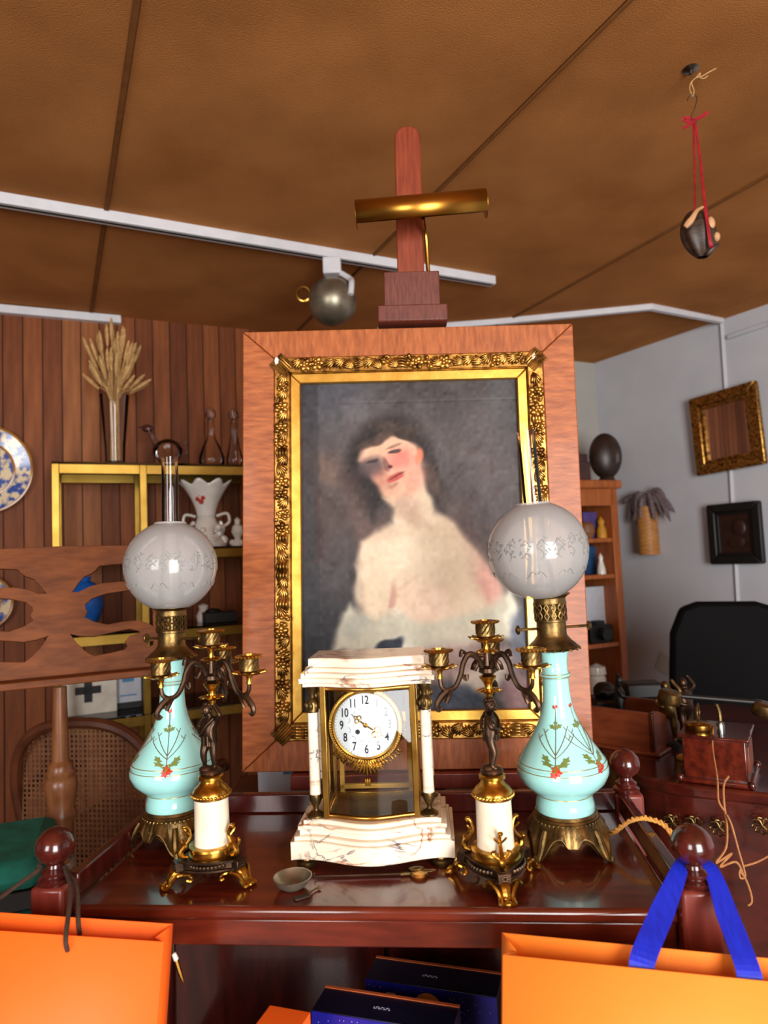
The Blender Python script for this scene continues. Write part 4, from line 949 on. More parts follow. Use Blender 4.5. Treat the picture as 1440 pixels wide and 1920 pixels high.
ob = P(506, 1884, .97); o = MB().box((.03, -.05, -(ob.z - .412) / 2), (.06, .10, ob.z - .412)).build('orange_box', M['orange'], bevel=.001); o.location = ob; o.rotation_euler = (0, 0, D(-18)); tag(o, 'plain orange box on the lower shelf beside navy boxes', 'box')
kf = P(325, 1786, .95)
fb = thing('key_fob', 'small brass and white fob hanging under the table edge', 'key fob', kf)
MB().tube([(-.004, .012, .026), (-.002, .006, .012), (0, 0, .0)], .0012, 5).build('string', M['cordbrown'], fb)
MB().lathe([(0, 0), (.003, .001), (.0035, .01), (0, .012)], 12, RY(158)).build('cap', M['porc'], fb)
MB().tube(spline([(.003, 0, -.009), (.008, 0, -.026), (.013, 0, -.040)], 4), [.0032, .0032, .003, .003, .0028, .0026, .0022, .0018, .001], 7).build('drop', M['brass'], fb)
# ------------------------------------------------------------------ hanging carved nut from the ceiling
hg = thing('hanging_ornament', 'dark husk carving hanging from the ceiling on a red ribbon', 'ornament', (0, 0, 0))
HP = Z(1295, 128, CH); HY = HP.y
MB().lathe([(0, 0), (.020, 0), (.021, -.003), (.012, -.006), (.006, -.009), (.005, -.018), (0, -.019)], 24, TR(*HP)).build('ceiling_hook', M['steel'], hg)
MB().tube(spline([P(1297, 152, HY), P(1293, 165, HY), P(1299, 180, HY), P(1301, 170, HY), P(1297, 155, HY), P(1305, 146, HY), P(1316, 143, HY - .004), P(1328, 136, HY - .004), P(1343, 128, HY - .01)], 6), .0014, 6).tube(spline([P(1305, 146, HY), P(1313, 137, HY), P(1312, 145, HY), P(1320, 147, HY), P(1327, 142, HY)], 6), .0013, 6).build('raffia_tie', M['wheat'], hg)
MB().tube(spline([P(1289, 189, HY), P(1292, 181, HY), P(1300, 178, HY), P(1307, 184, HY), P(1302, 204, HY), P(1296, 219, HY), P(1299, 230, HY), P(1308, 229, HY)], 6), .0016, 6).build('wire_hook', M['steel'], hg)
bw = MB()
def flat(pts, w_, mt, name, wv=Vector((0, 0, 1))): return ribbon([Vector(p) for p in pts], w_, mt, None, name, wv)
for pts in ([P(1303, 225, HY), P(1292, 221, HY), P(1281, 223, HY), P(1290, 228, HY), P(1303, 226, HY)], [P(1303, 225, HY - .003), P(1315, 219, HY - .003), P(1328, 210, HY - .003)], [P(1303, 226, HY - .003), P(1292, 234, HY - .003), P(1281, 241, HY - .003)]):
    o = flat(pts, .009, M['red'], 'bow'); o.parent = hg
o = flat([P(1300, 229, HY), P(1302, 300, HY), P(1303, 380, HY), P(1300, 396, HY)], .006, M['red'], 'ribbon', Vector((1, .3, 0))); o.parent = hg
o = flat([P(1303, 229, HY), P(1313, 300, HY - .012), P(1322, 385, HY - .035), P(1331, 450, HY - .045), P(1336, 466, HY - .03)], lambda k: .006 + .005 * k, M['red'], 'ribbon', Vector((1, .1, 0))); o.parent = hg
HC = P(1310, 440, HY)
def nut(u, v):
    a = 2 * math.pi * u; t = v; r = .044 * math.sin(math.pi * min(.06 + .90 * t, 1)) ** .55 * (1 + .07 * math.sin(7 * a))
    return (HC.x + .012 * (t - .5) + r * math.cos(a), HC.y + r * .8 * math.sin(a), HC.z + .062 - .125 * t)
MB().grid(nut, 42, 14, True).build('husk', M['husk'], hg, ang=70)
MB().tube(spline([P(1284, 426, HY - .045), P(1296, 412, HY - .05), P(1306, 396, HY - .045), P(1318, 388, HY - .035)], 6), [.006, .007, .008, .0085, .009, .009, .0085, .008, .0075, .007, .0065, .006, .0055, .005, .0045, .004, .004, .0035, .003], 8).build('husk_lip', M['palebark'], hg)
MB().sph(P(1332, 420, HY - .02), (.012, .012, .02), 12, 8).sph(P(1343, 444, HY - .02), (.010, .010, .013), 10, 6).build('husk_pod', M['palebark'], hg)
MB().tube(spline([P(1325, 480, HY - .02), P(1335, 468, HY - .03), P(1347, 458, HY - .03)], 5), [.004, .006, .007, .007, .007, .006, .006, .006, .006, .005, .004], 8).build('husk_tail', M['husk'], hg)
# ------------------------------------------------------------------ left: brass etagere
EF = .46
def EW(x, y, off=EF): return WB(x, y, off)
et0 = EW(270, 1000); ET = thing('brass_etagere', 'tall brass shelf unit with smoked glass shelves against the board wall', 'shelf unit', (et0.x, et0.y, 0), ang)
ED = .34
def xl(px, py): 
    d = EW(px, py) - et0; return d.dot(BX)
xL, xR = xl(104, 900), 1.02
zs = {'top': EW(270, 872).z, 's2': EW(430, 1027).z, 's3': EW(430, 1172).z, 's4': EW(180, 1352).z, 's5': .12}
for x in (xL, 0, xR):
    for y in (0, ED):
        MB().box((x, y, zs['top'] / 2), (.032, .03, zs['top'])).build('post', M['etbrass'], ET, bevel=.003)
for k, z in zs.items():
    for y in (0, ED): MB().box(((xL + xR) / 2, y, z - .022), (xR - xL, .024, .042)).build('rail', M['etbrass'], ET, bevel=.002)
    for x in (xL, xR): MB().box((x, ED / 2, z - .022), (.024, ED, .042)).build('rail', M['etbrass'], ET, bevel=.002)
    MB().box(((xL + xR) / 2, ED / 2, z + .004), (xR - xL + .03, ED + .03, .008)).build('glass_shelf', M['glass_dark'], ET, bevel=.001)
def onE(px, py, z, dy=.12):
    """point on shelf z, dy behind the front edge, under pixel column px"""
    p = EW(px, py, EF - dy); return Vector((p.x, p.y, z + .008))
# wheat vase
v = onE(216, 860, zs['top'], .14)
gv = MB().lathe([(0, 0), (.042, 0), (.043, .02), (.046, .10), (.056, .22), (.066, .335), (.064, .335), (.054, .22), (.043, .10), (.040, .025), (0, .022)], 32).build('glass_vase', M['glass_thin']); gv.location = v; tag(gv, 'tall flared clear glass vase on the brass shelf unit', 'vase')
wh = MB(); rnd = random.Random(2)
for k in range(46):
    a = rnd.uniform(0, 2 * math.pi); r0 = rnd.uniform(0, .02); r1 = rnd.uniform(.02, .115) * (abs(math.cos(a)) * .6 + .4); hh = rnd.uniform(.42, .64) - r1 * .9
    p0, p1 = Vector((r0 * math.cos(a), r0 * math.sin(a), .03)), Vector((.02 * math.cos(a), .02 * math.sin(a), .32)); p2 = Vector((r1 * math.cos(a), r1 * math.sin(a), hh))
    wh.tube(spline([p0, p1, p2], 4), .0018, 4)
    dr_ = (p2 - p1).normalized(); up = dr_.to_track_quat('Z', 'Y').to_matrix().to_4x4()
    wh.sph((0, 0, 0), (.009, .009, .055), 6, 6, TR(*(p2 + dr_ * .03)) @ up)
wo = wh.build('dried_wheat', M['wheat']); wo.location = v; tag(wo, 'bunch of dried wheat ears standing in the flared glass vase', 'dried wheat', kind='stuff')
v = onE(315, 862, zs['top'], .16)
gb = thing('glass_bird', 'clear blown glass bird jug with lilac beak beside the wheat vase', 'jug', v, D(10))
MB().lathe([(0, 0), (.03, 0), (.03, .004), (.012, .012), (.04, .03), (.068, .07), (.07, .095), (.05, .125), (.02, .14), (0, .142)], 28).build('body', M['glass_thin'], gb)
MB().tube(spline([(-.045, 0, .11), (-.07, 0, .15), (-.085, 0, .185)], 5), [.02, .018, .016, .015, .013, .012, .012, .011, .011, .011, .012], 12).build('neck', M['glass_thin'], gb)
MB().sph((-.092, 0, .195), (.028, .016, .018), 14, 8).tube([(-.10, 0, .19), (-.135, 0, .205)], [.010, .002], 8).build('head', M['glass_lilac'], gb)
MB().tube(spline([(.055, 0, .12), (.085, 0, .12), (.09, 0, .07), (.065, 0, .06)], 6), .006, 8).build('handle', M['glass_thin'], gb)
for px, hh, rr, lab in ((397, .30, .062, 'round bellied clear glass decanter with tall stopper'), (440, .28, .04, 'slender straight clear glass decanter by the oak frame')):
    v = onE(px, 862, zs['top'], .16); d_ = thing('glass_decanter', lab, 'decanter', v)
    MB().lathe([(0, 0), (rr * .7, 0), (rr, .03), (rr, .06), (rr * .7, .11), (.022, .15), (.016, .18), (.016, .24), (.024, .25)], 28, cap=False).build('body', M['glass_thin'], d_)
    MB().lathe([(0, .235), (.012, .235), (.013, .25), (.026, .262), (.022, .29), (0, .31)], 20).build('stopper', M['glass_thin'], d_)
# porcelain vase and figures on the second shelf
v = onE(388, 1020, zs['s2'], .13)
pv = thing('porcelain_vase', 'white encrusted porcelain vase with flower painting and fluted lip', 'vase', v)
def flute(u, v_):
    a = 2 * math.pi * u; r = (.04 + .075 * v_ ** 1.7) * (1 + .10 * v_ * math.cos(8 * a)); return (r * math.cos(a), r * math.sin(a), .14 + .17 * v_ + .012 * v_ * math.cos(8 * a))
MB().grid(flute, 56, 12, True).build('neck', M['porc'], pv, solid=.004)
MB().lathe([(0, 0), (.09, 0), (.095, .015), (.07, .04), (.05, .08), (.055, .11), (.042, .145), (0, .15)], 28).build('body', M['porc'], pv)
bl = MB(); rnd = random.Random(8)
for k in range(44):
    a = rnd.uniform(0, 6.28); z = rnd.uniform(.01, .12); r = .085 - .03 * z / .12 + rnd.uniform(-.005, .02); bl.sph((r * math.cos(a), r * math.sin(a), z), rnd.uniform(.008, .018), 7, 5)
stuff(bl.build('applied_blossoms', M['porc'], pv))
fp = MB()
for a, z in ((-1.7, .25), (-1.5, .235), (-1.9, .23), (-1.65, .215)): fp.sph(((.066) * math.cos(a), .066 * math.sin(a), z), (.012, .012, .012), 8, 6)
fp.build('painted_flowers', M['enred'], pv)
for s in (-1, 1): MB().tube(spline([(s * .05, 0, .15), (s * .10, 0, .16), (s * .11, 0, .12), (s * .08, 0, .10), (s * .07, 0, .12)], 6), .007, 8).build('handle', M['porc'], pv)
v = onE(446, 1022, zs['s2'], .13); o = MB().lathe([(0, 0), (.03, 0), (.026, .02), (.014, .04), (.03, .07), (.024, .1), (.012, .11), (.016, .13), (0, .145)], 20).sph((-.025, -.01, .02), .016, 8, 6).sph((.02, -.02, .018), .014, 8, 6).build('porcelain_figurine', M['porc']); o.location = v; tag(o, 'little white porcelain figurine beside the fluted porcelain vase', 'figurine')
# third shelf
v = onE(150, 1167, zs['s3'], .15); o = MB().lathe([(0, 0), (.05, 0), (.055, .01), (.085, .06), (.10, .12), (.095, .17), (.07, .21), (.045, .225), (.05, .245), (.035, .245), (0, .22)], 36).build('blue_vase', M['bluevase']); o.location = v; tag(o, 'round cobalt blue ceramic vase seen through the carved music desk', 'vase')
v = onE(412, 1168, zs['s3'], .12); o = MB().box((0, 0, .025), (.15, .10, .05)).sph((-.03, 0, .055), (.04, .035, .012), 10, 6).build('black_case', M['black'], bevel=.006); o.location = v; o.rotation_euler = (0, 0, ang); tag(o, 'low black case on the brass unit shelf behind the globe', 'case')
v = onE(382, 1168, zs['s3'], .2); o = MB().lathe([(0, 0), (.03, 0), (.035, .03), (.02, .06), (.025, .08), (0, .09)], 18).sph((.025, 0, .04), (.015, .008, .02), 8, 5).build('porcelain_jug', M['porc']); o.location = v; tag(o, 'tiny white porcelain jug behind the low black case', 'jug')
# fourth shelf : card box with cross, framed print
v = onE(166, 1345, zs['s4'], .13); cb = thing('cross_box', 'white card box printed with a bold black cross', 'box', v, ang)
MB().box((0, .04, .11), (.235, .09, .22)).build('body', M['cardwhite'], cb, bevel=.002)
MB().box((0, -.0062, .105), (.105, .002, .033)).box((0, -.0062, .105), (.033, .002, .105)).build('printed_cross', M['black'], cb)
v = onE(242, 1345, zs['s4'], .13); cb = thing('framed_print', 'small pale print in a dark frame beside the cross box', 'picture', v, ang)
MB().box((0, .03, .12), (.125, .02, .24)).build('frame', M['black'], cb, bevel=.002); MB().box((0, .0195, .13), (.11, .002, .2)).build('print', M['paper'], cb)
MB().box((0, .018, .06), (.07, .001, .006)).box((0, .018, .15), (.05, .001, .06)).build('print_marks', M['bluepaper'], cb)
# wall plates
for px, py, rr, lab in ((-32, 880, .21, 'large blue and yellow painted faience plate on the board wall'), (-32, 1130, .125, 'smaller blue and yellow faience plate hung beneath a larger one')):
    p = WB(px, py, .03); pl3 = thing('wall_plate', lab, 'plate', p); Mp = rotz(ang) @ RX(90)
    MB().lathe([(0, -.01), (rr * .62, -.01), (rr * .66, .0), (rr, .018), (rr, .022), (rr * .64, .006), (rr * .6, -.004), (0, -.004)], 48, Mp).build('dish', M['plate'], pl3)
    for f_ in (.62, .98): MB().tube([(rr * f_ * math.cos(t), rr * f_ * math.sin(t), .004 + .018 * (f_ > .9)) for t in [2 * math.pi * i / 48 for i in range(48)]], .006, 6, True, Mp).build('ochre_band', M['platerim'], pl3)
# ------------------------------------------------------------------ carved music stand
SY = D(24); sp0 = P(112, 1275, 1.78)
ms = thing('music_stand', 'carved walnut music stand with pierced scroll desk and turned column', 'music stand', (sp0.x, sp0.y, 0), SY)
K = 2193 * .965
def cv(pts): return [((x - 275) / K, (790 - y) / K) for x, y in pts]
holes = [[(335, 314), (370, 262), (400, 225), (440, 208), (462, 190), (482, 165), (560, 158), (625, 155), (630, 195), (648, 220), (690, 228), (722, 214), (735, 240), (720, 265), (690, 282), (600, 268), (500, 272), (430, 288), (375, 316)],
         [(405, 385), (440, 352), (520, 327), (620, 318), (700, 305), (760, 330), (772, 400), (770, 545), (745, 525), (690, 500), (600, 502), (520, 512), (450, 490), (400, 460), (416, 430), (404, 405)],
         [(320, 540), (380, 560), (450, 568), (560, 550), (640, 540), (690, 556), (698, 572), (640, 586), (615, 612), (628, 640), (610, 660), (540, 672), (445, 682), (405, 652), (360, 602)],
         [(714, 654), (740, 625), (762, 598), (772, 612), (766, 646), (740, 658)]]
outl = [cv([(-355, 790), (905, 790), (905, 60), (600, 52), (275, 46), (-50, 52), (-355, 60)])]
for h in holes:
    outl.append(cv(h)); outl.append(cv([(550 - x, y) for x, y in h]))
dk = curve_panel('desk_panel', outl, .012, M['stand'], ms, .0015)
dk.matrix_local = TR(0, 0, sp0.z) @ RX(90 - 12)
MB().box((0, -.028, sp0.z + .004), (.62, .075, .018)).build('ledge', M['stand'], ms, bevel=.003)
zz = sp0.z - .017
MB().lathe([(0, 0), (.06, 0), (.07, .02), (.05, .05), (.04, .10), (.045, .22), (.036, .34), (.030, .40), (.030, zz - .34), (.038, zz - .325), (.037, zz - .315), (.032, zz - .30), (.036, zz - .27), (.041, zz - .25), (.038, zz - .23), (.034, zz - .225), (.036, zz - .215), (.030, zz - .205), (.030, zz - .195), (.021, zz - .185), (.0185, zz - .09), (.0165, zz - .02), (.0165, zz), (0, zz)], 28).build('column', M['stand_v'], ms)
for k in range(3):
    MB().tube(spline([(.05, 0, .12), (.13, 0, .13), (.20, 0, .05), (.27, 0, .018)], 6), .018, 8, M=RZ(30 + 120 * k)).build('foot', M['stand_v'], ms)
# ------------------------------------------------------------------ cane armchair
ca = P(172, 1492, 2.12); cc_ = thing('cane_armchair', 'dark walnut armchair with woven cane back', 'chair', (ca.x, ca.y, 0), D(172))
def ell_pt(t, rx=.23, rz=.235, p=2.6):
    c, s = math.cos(t), math.sin(t); return (rx * abs(c) ** (2 / p) * (1 if c > 0 else -1), rz * abs(s) ** (2 / p) * (1 if s > 0 else -1))
zc_ = .625
MB().tube([(ell_pt(t)[0], .02 + .05 * (ell_pt(t)[1] / .235), zc_ + ell_pt(t)[1]) for t in [2 * math.pi * i / 48 for i in range(48)]], .017, 8, True).build('back_frame', M['chairwood'], cc_)
cn = MB()
for i in range(-15, 16):
    x = i * .0142; h = .232 * max(0, 1 - (abs(x) / .228) ** 2.6) ** (1 / 2.6)
    cn.box((x, .02, zc_), (.0062, .0016, 2 * h), Matrix.Shear('XZ', 4, (0, 0)) if False else None)
    z = i * .0146; wv_ = .228 * max(0, 1 - (abs(z) / .234) ** 2.6) ** (1 / 2.6)
    cn.box((0, .0185, zc_ + z), (2 * wv_, .0016, .0062))
stuff(cn.build('cane_back', M['cane'], cc_))
MB().box((0, -.25, .41), (.54, .50, .05)).build('seat_frame', M['chairwood'], cc_, bevel=.01); MB().box((0, -.25, .445), (.48, .44, .03)).build('seat', M['cane'], cc_, bevel=.012)
for sx in (-1, 1):
    for y in (-.46, -.02): MB().tube(spline([(sx * .24, y, .40), (sx * .25, y, .25), (sx * .235, y, .10), (sx * .25, y, 0)], 4), [.024, .023, .022, .021, .02, .019, .018, .017, .016, .016, .016, .016, .018], 8).build('leg', M['chairwood'], cc_)
    MB().tube(spline([(sx * .225, .01, .62), (sx * .27, -.15, .64), (sx * .285, -.32, .63), (sx * .28, -.37, .60)], 6), .015, 8).build('arm', M['chairwood'], cc_)
    MB().tube(spline([(sx * .28, -.34, .62), (sx * .27, -.28, .52), (sx * .265, -.30, .42)], 5), .014, 8).build('arm_support', M['chairwood'], cc_)
    MB().tube([(sx * .19, .015, .42), (sx * .20, -.0, .40)], .02, 8).build('stile', M['chairwood'], cc_)
# teal upholstered stool
tl = P(5, 1606, 1.52); ts = thing('velvet_stool', 'teal velvet upholstered stool behind the table post', 'stool', (tl.x - .06, tl.y, 0), D(20))
h = tl.z
MB().box((0, 0, h - .005), (.30, .30, .062)).build('cushion', M['teal'], ts, bevel=.028)
MB().box((0, 0, h - .055), (.27, .27, .04)).build('seat_rail', M['black'], ts, bevel=.004)
MB().box((0, 0, h - .17), (.28, .28, .17)).build('skirt', M['teal'], ts, bevel=.015)
for sx in (-1, 1):
    for sy in (-1, 1): MB().lathe([(.016, 0), (.022, .2), (.025, h - .25)], 12, TR(sx * .11, sy * .11, 0)).build('leg', M['black'], ts)
# stool with papers behind the easel
sb = P(525, 1490, 1.62); st_ = thing('side_stool', 'plain dark stool behind the easel, papers on top', 'stool', (sb.x, sb.y + .05, 0))
hz = sb.z - .005
MB().box((0, 0, hz - .015), (.26, .26, .03)).build('seat', M['chairwood'], st_, bevel=.005)
for sx in (-1, 1):
    for sy in (-1, 1): MB().box((sx * .105, sy * .105, (hz - .03) / 2), (.03, .03, hz - .03)).build('leg', M['chairwood'], st_, bevel=.003)
lf_ = thing('leaflet', 'white leaflet with pale blue print propped behind the oak frame', 'leaflet', (sb.x + .01, sb.y + .02, hz)); 
MB().box((0, .03, .04), (.13, .05, .08)).build('sheets', M['paper'], lf_, bevel=.001)
MB().box((.02, .0046, .05), (.05, .001, .014), RZ(0)).box((.03, .0046, .03), (.035, .001, .012)).build('blue_print', M['bluepaper'], lf_)
# ------------------------------------------------------------------ right: desk and things on it
DZ = .75
def onD(x, y): return Z(x, y, DZ)
dk_ = thing('writing_desk', 'polished dark mahogany writing desk with bowed edge', 'desk', (0, 0, 0))
e = [onD(1120, 1400), onD(1165, 1432), onD(1210, 1455), onD(1270, 1470), onD(1340, 1478), onD(1440, 1488), onD(1560, 1500)]
fr_ = [(p.x, p.y) for p in spline(e, 4)]
poly = fr_ + [(fr_[-1][0] + .45, fr_[-1][1] + .35), (fr_[-1][0] + .25, 2.42), (fr_[0][0] + .10, 2.42)]
MB().prism(poly, DZ - .028, DZ).build('desk_top', M['deskwood'], dk_, bevel=.007)
cx_ = sum(p[0] for p in poly) / len(poly); cy_ = sum(p[1] for p in poly) / len(poly)
inn = [(cx_ + (x - cx_) * .93, cy_ + (y - cy_) * .90) for x, y in poly]
MB().prism(inn, .12, DZ - .028).build('carcass', M['deskwood'], dk_, bevel=.004)
def on_front(px, py):
    """front face of the carcass"""
    a, b = Vector((inn[8][0], inn[8][1], 0)), Vector((inn[20][0], inn[20][1], 0)); d = (b - a).normalized(); n = Vector((d.y, -d.x, 0))
    return PL(px, py, a + n * .03, n), n, math.atan2(d.y, d.x)
for px, py in ((1262, 1542), (1302, 1545), (1350, 1552), (1430, 1548)):
    p, n_, a_f = on_front(px, py); g = MB(); rnd = random.Random(px)
    for k in range(9):
        t = k * .7; g.tube(spline([(0, 0, 0), (.013 * math.cos(t), 0, .013 * math.sin(t)), (.021 * math.cos(t + .5), -.003, .018 * math.sin(t + .5)), (.015 * math.cos(t + .9), -.005, .013 * math.sin(t + .9))], 4), .0017, 5)
    g = g.build('drawer_mount', M['brass_old'], dk_); g.location = p; g.rotation_euler = (0, 0, a_f)
for x, y in (inn[2], inn[-4], inn[-2], inn[-1]): MB().lathe([(.018, 0), (.028, .06), (.022, .125), (0, .125)], 12, TR(cx_ + (x - cx_) * .9, cy_ + (y - cy_) * .9, 0)).build('foot', M['deskwood'], dk_)
# letter rack
a_, b_ = onD(1100, 1396), onD(1228, 1418); d = (b_ - a_); rz_ = math.atan2(d.y, d.x); ln = d.length
lr = thing('letter_rack', 'open reddish wooden letter tray on the desk edge', 'tray', (a_.x, a_.y, DZ), rz_)
MB().box((ln / 2, .006, .058), (ln, .012, .104)).build('front_panel', M['box'], lr, bevel=.002)
MB().prism([(.0, .006), (.20, .006), (.20, .05), (.04, .11), (0, .11)], ln - .014, ln, Matrix(((0, 0, 1, 0), (1, 0, 0, 0), (0, 1, 0, 0), (0, 0, 0, 1)))).build('end_panel', M['box'], lr, bevel=.002)
MB().box((ln / 2, .10, .005), (ln + .03, .22, .010)).build('base', M['box'], lr, bevel=.003); MB().box((ln / 2, .195, .055), (ln, .012, .10)).build('back_panel', M['box'], lr, bevel=.002)
# black desk clutter behind
def statuette(label, px, py, hgt, mtl, yaw=0, Y=None, zb=DZ):
    p = Z(px, py, zb) if Y is None else P(px, py, Y); o = thing('statuette', label, 'statuette', (p.x, p.y, zb), yaw); s_ = hgt
    MB().lathe([(0, 0), (.17, 0), (.17, .05), (.12, .07), (.12, .09), (0, .09)], 16, Matrix.Diagonal((s_, s_, s_, 1))).build('plinth', M['black'], o)
    J = Matrix.Diagonal((s_ * .9, s_ * .9, s_ * .9, 1)); MB().add(PV, PF, TR(0, 0, s_ * .08) @ J).sph((-.02, -.02, .92), (.07, .075, .085), 10, 8, TR(0, 0, s_ * .08) @ J).build('figure', mtl, o, ang=80)
    return o
statuette('dark bronze statuette with one raised arm beside the black leather chair', 1288, 1398, .19, M['bronze'], D(20))
statuette('dark bronze statuette with gilt tone between the letter tray and the chair', 1258, 1402, .185, M['brass_old'], D(-40))
statuette('small black statuette standing at the pine bookcase end of the desk', 1165, 1372, .17, M['black'], D(80))
p = onD(1205, 1352); o = MB().box((0, 0, .035), (.30, .12, .07)).box((.02, 0, .09), (.12, .08, .05)).sph((-.10, 0, .09), (.04, .04, .03), 10, 6).build('black_desk_set', M['black'], bevel=.008); o.location = (p.x, p.y + .05, DZ); tag(o, 'black desk inkstand with glass pots behind the wooden letter tray', 'inkstand')
p = onD(1262, 1392); tr_ = thing('glass_tray', 'shallow clear glass tray beside the statuettes', 'tray', (p.x + .05, p.y - .02, DZ), D(-15))
MB().prism([(x * .075, y * .04) for x, y in [(math.cos(t), math.sin(t)) for t in [i * .262 for i in range(24)]]], 0, .004).build('tray_base', M['glass'], tr_)
MB().tube([(.075 * math.cos(t), .04 * math.sin(t), .010) for t in [i * .262 for i in range(24)]], .0035, 6, True).build('tray_rim', M['steel'], tr_)
p = onD(1290, 1424); o = MB().tube([(.024 * math.cos(t), .013 * math.sin(t), .006) for t in [i * .262 for i in range(24)]], .006, 8, True).build('bangle', M['goldcord']); o.location = (p.x, p.y, DZ); tag(o, 'pale oval bangle lying on the desk', 'bangle')
p = onD(1312, 1428); cs_ = thing('handbell', 'slim brass handbell with twisted wooden grip by the telephone', 'bell', (p.x, p.y, DZ))
MB().lathe([(0, .032), (.006, .032), (.009, .02), (.014, .004), (.016, 0)], 18, cap=False).build('bell', M['brass_old'], cs_, solid=.0015)
MB().lathe([(0, .03), (.005, .03), (.008, .045), (.005, .06), (.008, .075), (.005, .09), (.008, .105), (.006, .12), (.008, .13), (0, .138)], 14).build('grip', M['darkcarve'], cs_)
# telephone
pf = onD(1411, 1482); tel = thing('antique_telephone', 'antique wooden box telephone with brass receiver on the desk', 'telephone', (pf.x, pf.y, DZ), D(58))
MB().box((.085, .075, .055), (.15, .135, .095)).build('cabinet', M['mahog'], tel, bevel=.003); MB().box((.085, .075, .006), (.175, .16, .012)).build('plinth', M['mahog'], tel, bevel=.004); MB().box((.085, .075, .105), (.165, .15, .008)).build('lid', M['deskwood'], tel, bevel=.003)
MB().box((.085, .0065, .055), (.10, .004, .06)).build('side_panel', M['box'], tel, bevel=.001)
for x, y in ((0, 0), (.17, 0), (0, .15), (.17, .15)): MB().sph((x, y, .010), (.009, .009, .010), 10, 6).build('corner_foot', M['mahog_dark'], tel)
MB().lathe([(0, .109), (.030, .109), (.032, .114), (.032, .124), (.025, .128), (0, .13)], 28, TR(.06, .11, 0)).build('bell', M['brass'], tel)
MB().lathe([(0, 0), (.009, 0), (.009, .022), (.006, .028), (0, .030)], 16, TR(.04, .06, .109)).build('terminal', M['steel'], tel)
MB().tube(spline([(.06, .11, .13), (.05, .11, .15), (.065, .11, .17), (.08, .11, .15), (.07, .11, .132)], 6), .0025, 6).build('wire_loop', M['brass_old'], tel)
MB().tube(spline([(.12, .07, .109), (.12, .07, .14), (.115, .075, .162)], 5), .005, 8).build('cradle', M['brass_old'], tel)
MB().tube([(.085, .17, .182), (.15, -.02, .165)], .006, 10).build('handset_bar', M['black'], tel)
for (x, y, z) in ((.083, .175, .178), (.152, -.025, .150)): MB().lathe([(0, -.017), (.024, -.017), (.028, -.010), (.028, .010), (.022, .016), (0, .017)], 24, TR(x, y, z) @ RX(12)).build('receiver_cup', M['brass_old'], tel)
# hanging twine
tw = MB()
tw.tube(spline([P(1338, 1362, 1.66), P(1336, 1400, 1.60), P(1345, 1460, 1.50), P(1347, 1500, 1.46), P(1358, 1520, 1.45)], 6), .0022, 6)
tw.tube(spline([P(1366, 1456, 1.52), P(1357, 1472, 1.49), P(1358, 1510, 1.46), P(1363, 1545, 1.45), P(1361, 1590, 1.44), P(1342, 1618, 1.44), P(1372, 1600, 1.44), P(1350, 1625, 1.44), P(1380, 1616, 1.44), P(1393, 1640, 1.44), P(1386, 1630, 1.44)], 6), .0024, 6)
tw.tube(spline([P(1363, 1528, 1.45), P(1372, 1548, 1.44), P(1385, 1595, 1.44), P(1394, 1626, 1.44), P(1397, 1644, 1.44), P(1388, 1646, 1.44), P(1387, 1634, 1.44), P(1398, 1648, 1.44), P(1408, 1676, 1.44), P(1409, 1692, 1.44), P(1402, 1698, 1.44)], 6), .0022, 6)
tw.tube(spline([P(1394, 1624, 1.44), P(1420, 1616, 1.46), P(1450, 1600, 1.50)], 6), .002, 6)
tag(tw.build('twine', M['twine']), 'tangled tan twine hanging down from the old telephone', 'twine')
# leather chair
lc = P(1375, 1250, 2.98); ch = thing('office_chair', 'black leather swivel chair with golden wooden arms behind the desk', 'chair', (lc.x, lc.y, 0), D(-14))
bk_ = []
for x, z in ((-.19, .50), (-.215, .70), (-.20, .92), (-.16, 1.03), (-.10, 1.055), (.10, 1.05), (.17, 1.02), (.21, .92), (.225, .70), (.20, .50)): bk_.append((x * 1.08, z - .0))
MB().prism([(x * 1.1, z) for x, z in bk_], -.08, .0, RX(90)).build('backrest', M['leather'], ch, bevel=.02)
MB().box((0, -.26, .45), (.48, .50, .12)).build('seat', M['leather'], ch, bevel=.04)
for sx in (-1, 1): MB().tube(spline([(sx * .25, .02, .62), (sx * .30, -.12, .70), (sx * .30, -.34, .70), (sx * .28, -.45, .62), (sx * .25, -.42, .48)], 6), .024, 8).build('arm', M['armwood'], ch)
MB().lathe([(0, .08), (.03, .08), (.03, .38), (.09, .40), (0, .40)], 16, TR(0, -.2, 0)).build('pedestal', M['black'], ch)
for k in range(5): MB().tube([(0, -.2, .09), (.28 * math.cos(k * 1.257), -.2 + .28 * math.sin(k * 1.257), .05)], .018, 8).sph((.28 * math.cos(k * 1.257), -.2 + .28 * math.sin(k * 1.257), .028), .028, 10, 6).build('caster_leg', M['black'], ch)
# bookcase
bp_ = P(1160, 1100, 4.02); bc = thing('pine_bookcase', 'open pine bookcase in the white room corner', 'bookcase', (bp_.x, bp_.y, 0), ang)
bt = P(1160, 905, 4.02).z; bw_ = .78
for x in (-bw_, 0): MB().box((x + (.0225 if x < 0 else -.0), .14, bt / 2), (.05, .30, bt)).build('side', M['pine'], bc, bevel=.004)
MB().box((-bw_ / 2, .14, bt - .01), (bw_ + .10, .34, .05)).build('cornice', M['pine'], bc, bevel=.008); MB().box((-bw_ / 2, .285, bt / 2), (bw_, .01, bt)).build('back', M['mahog'], bc); MB().box((-bw_ / 2, .0, bt - .085), (bw_, .02, .10)).build('frieze', M['pine'], bc, bevel=.003)
sz = [P(1120, y, 4.1).z for y in (1014, 1080, 1205, 1300)] + [.35, .06]
for z in sz: MB().box((-bw_ / 2, .14, z), (bw_ - .04, .28, .024)).build('shelf', M['pine'], bc, bevel=.002)
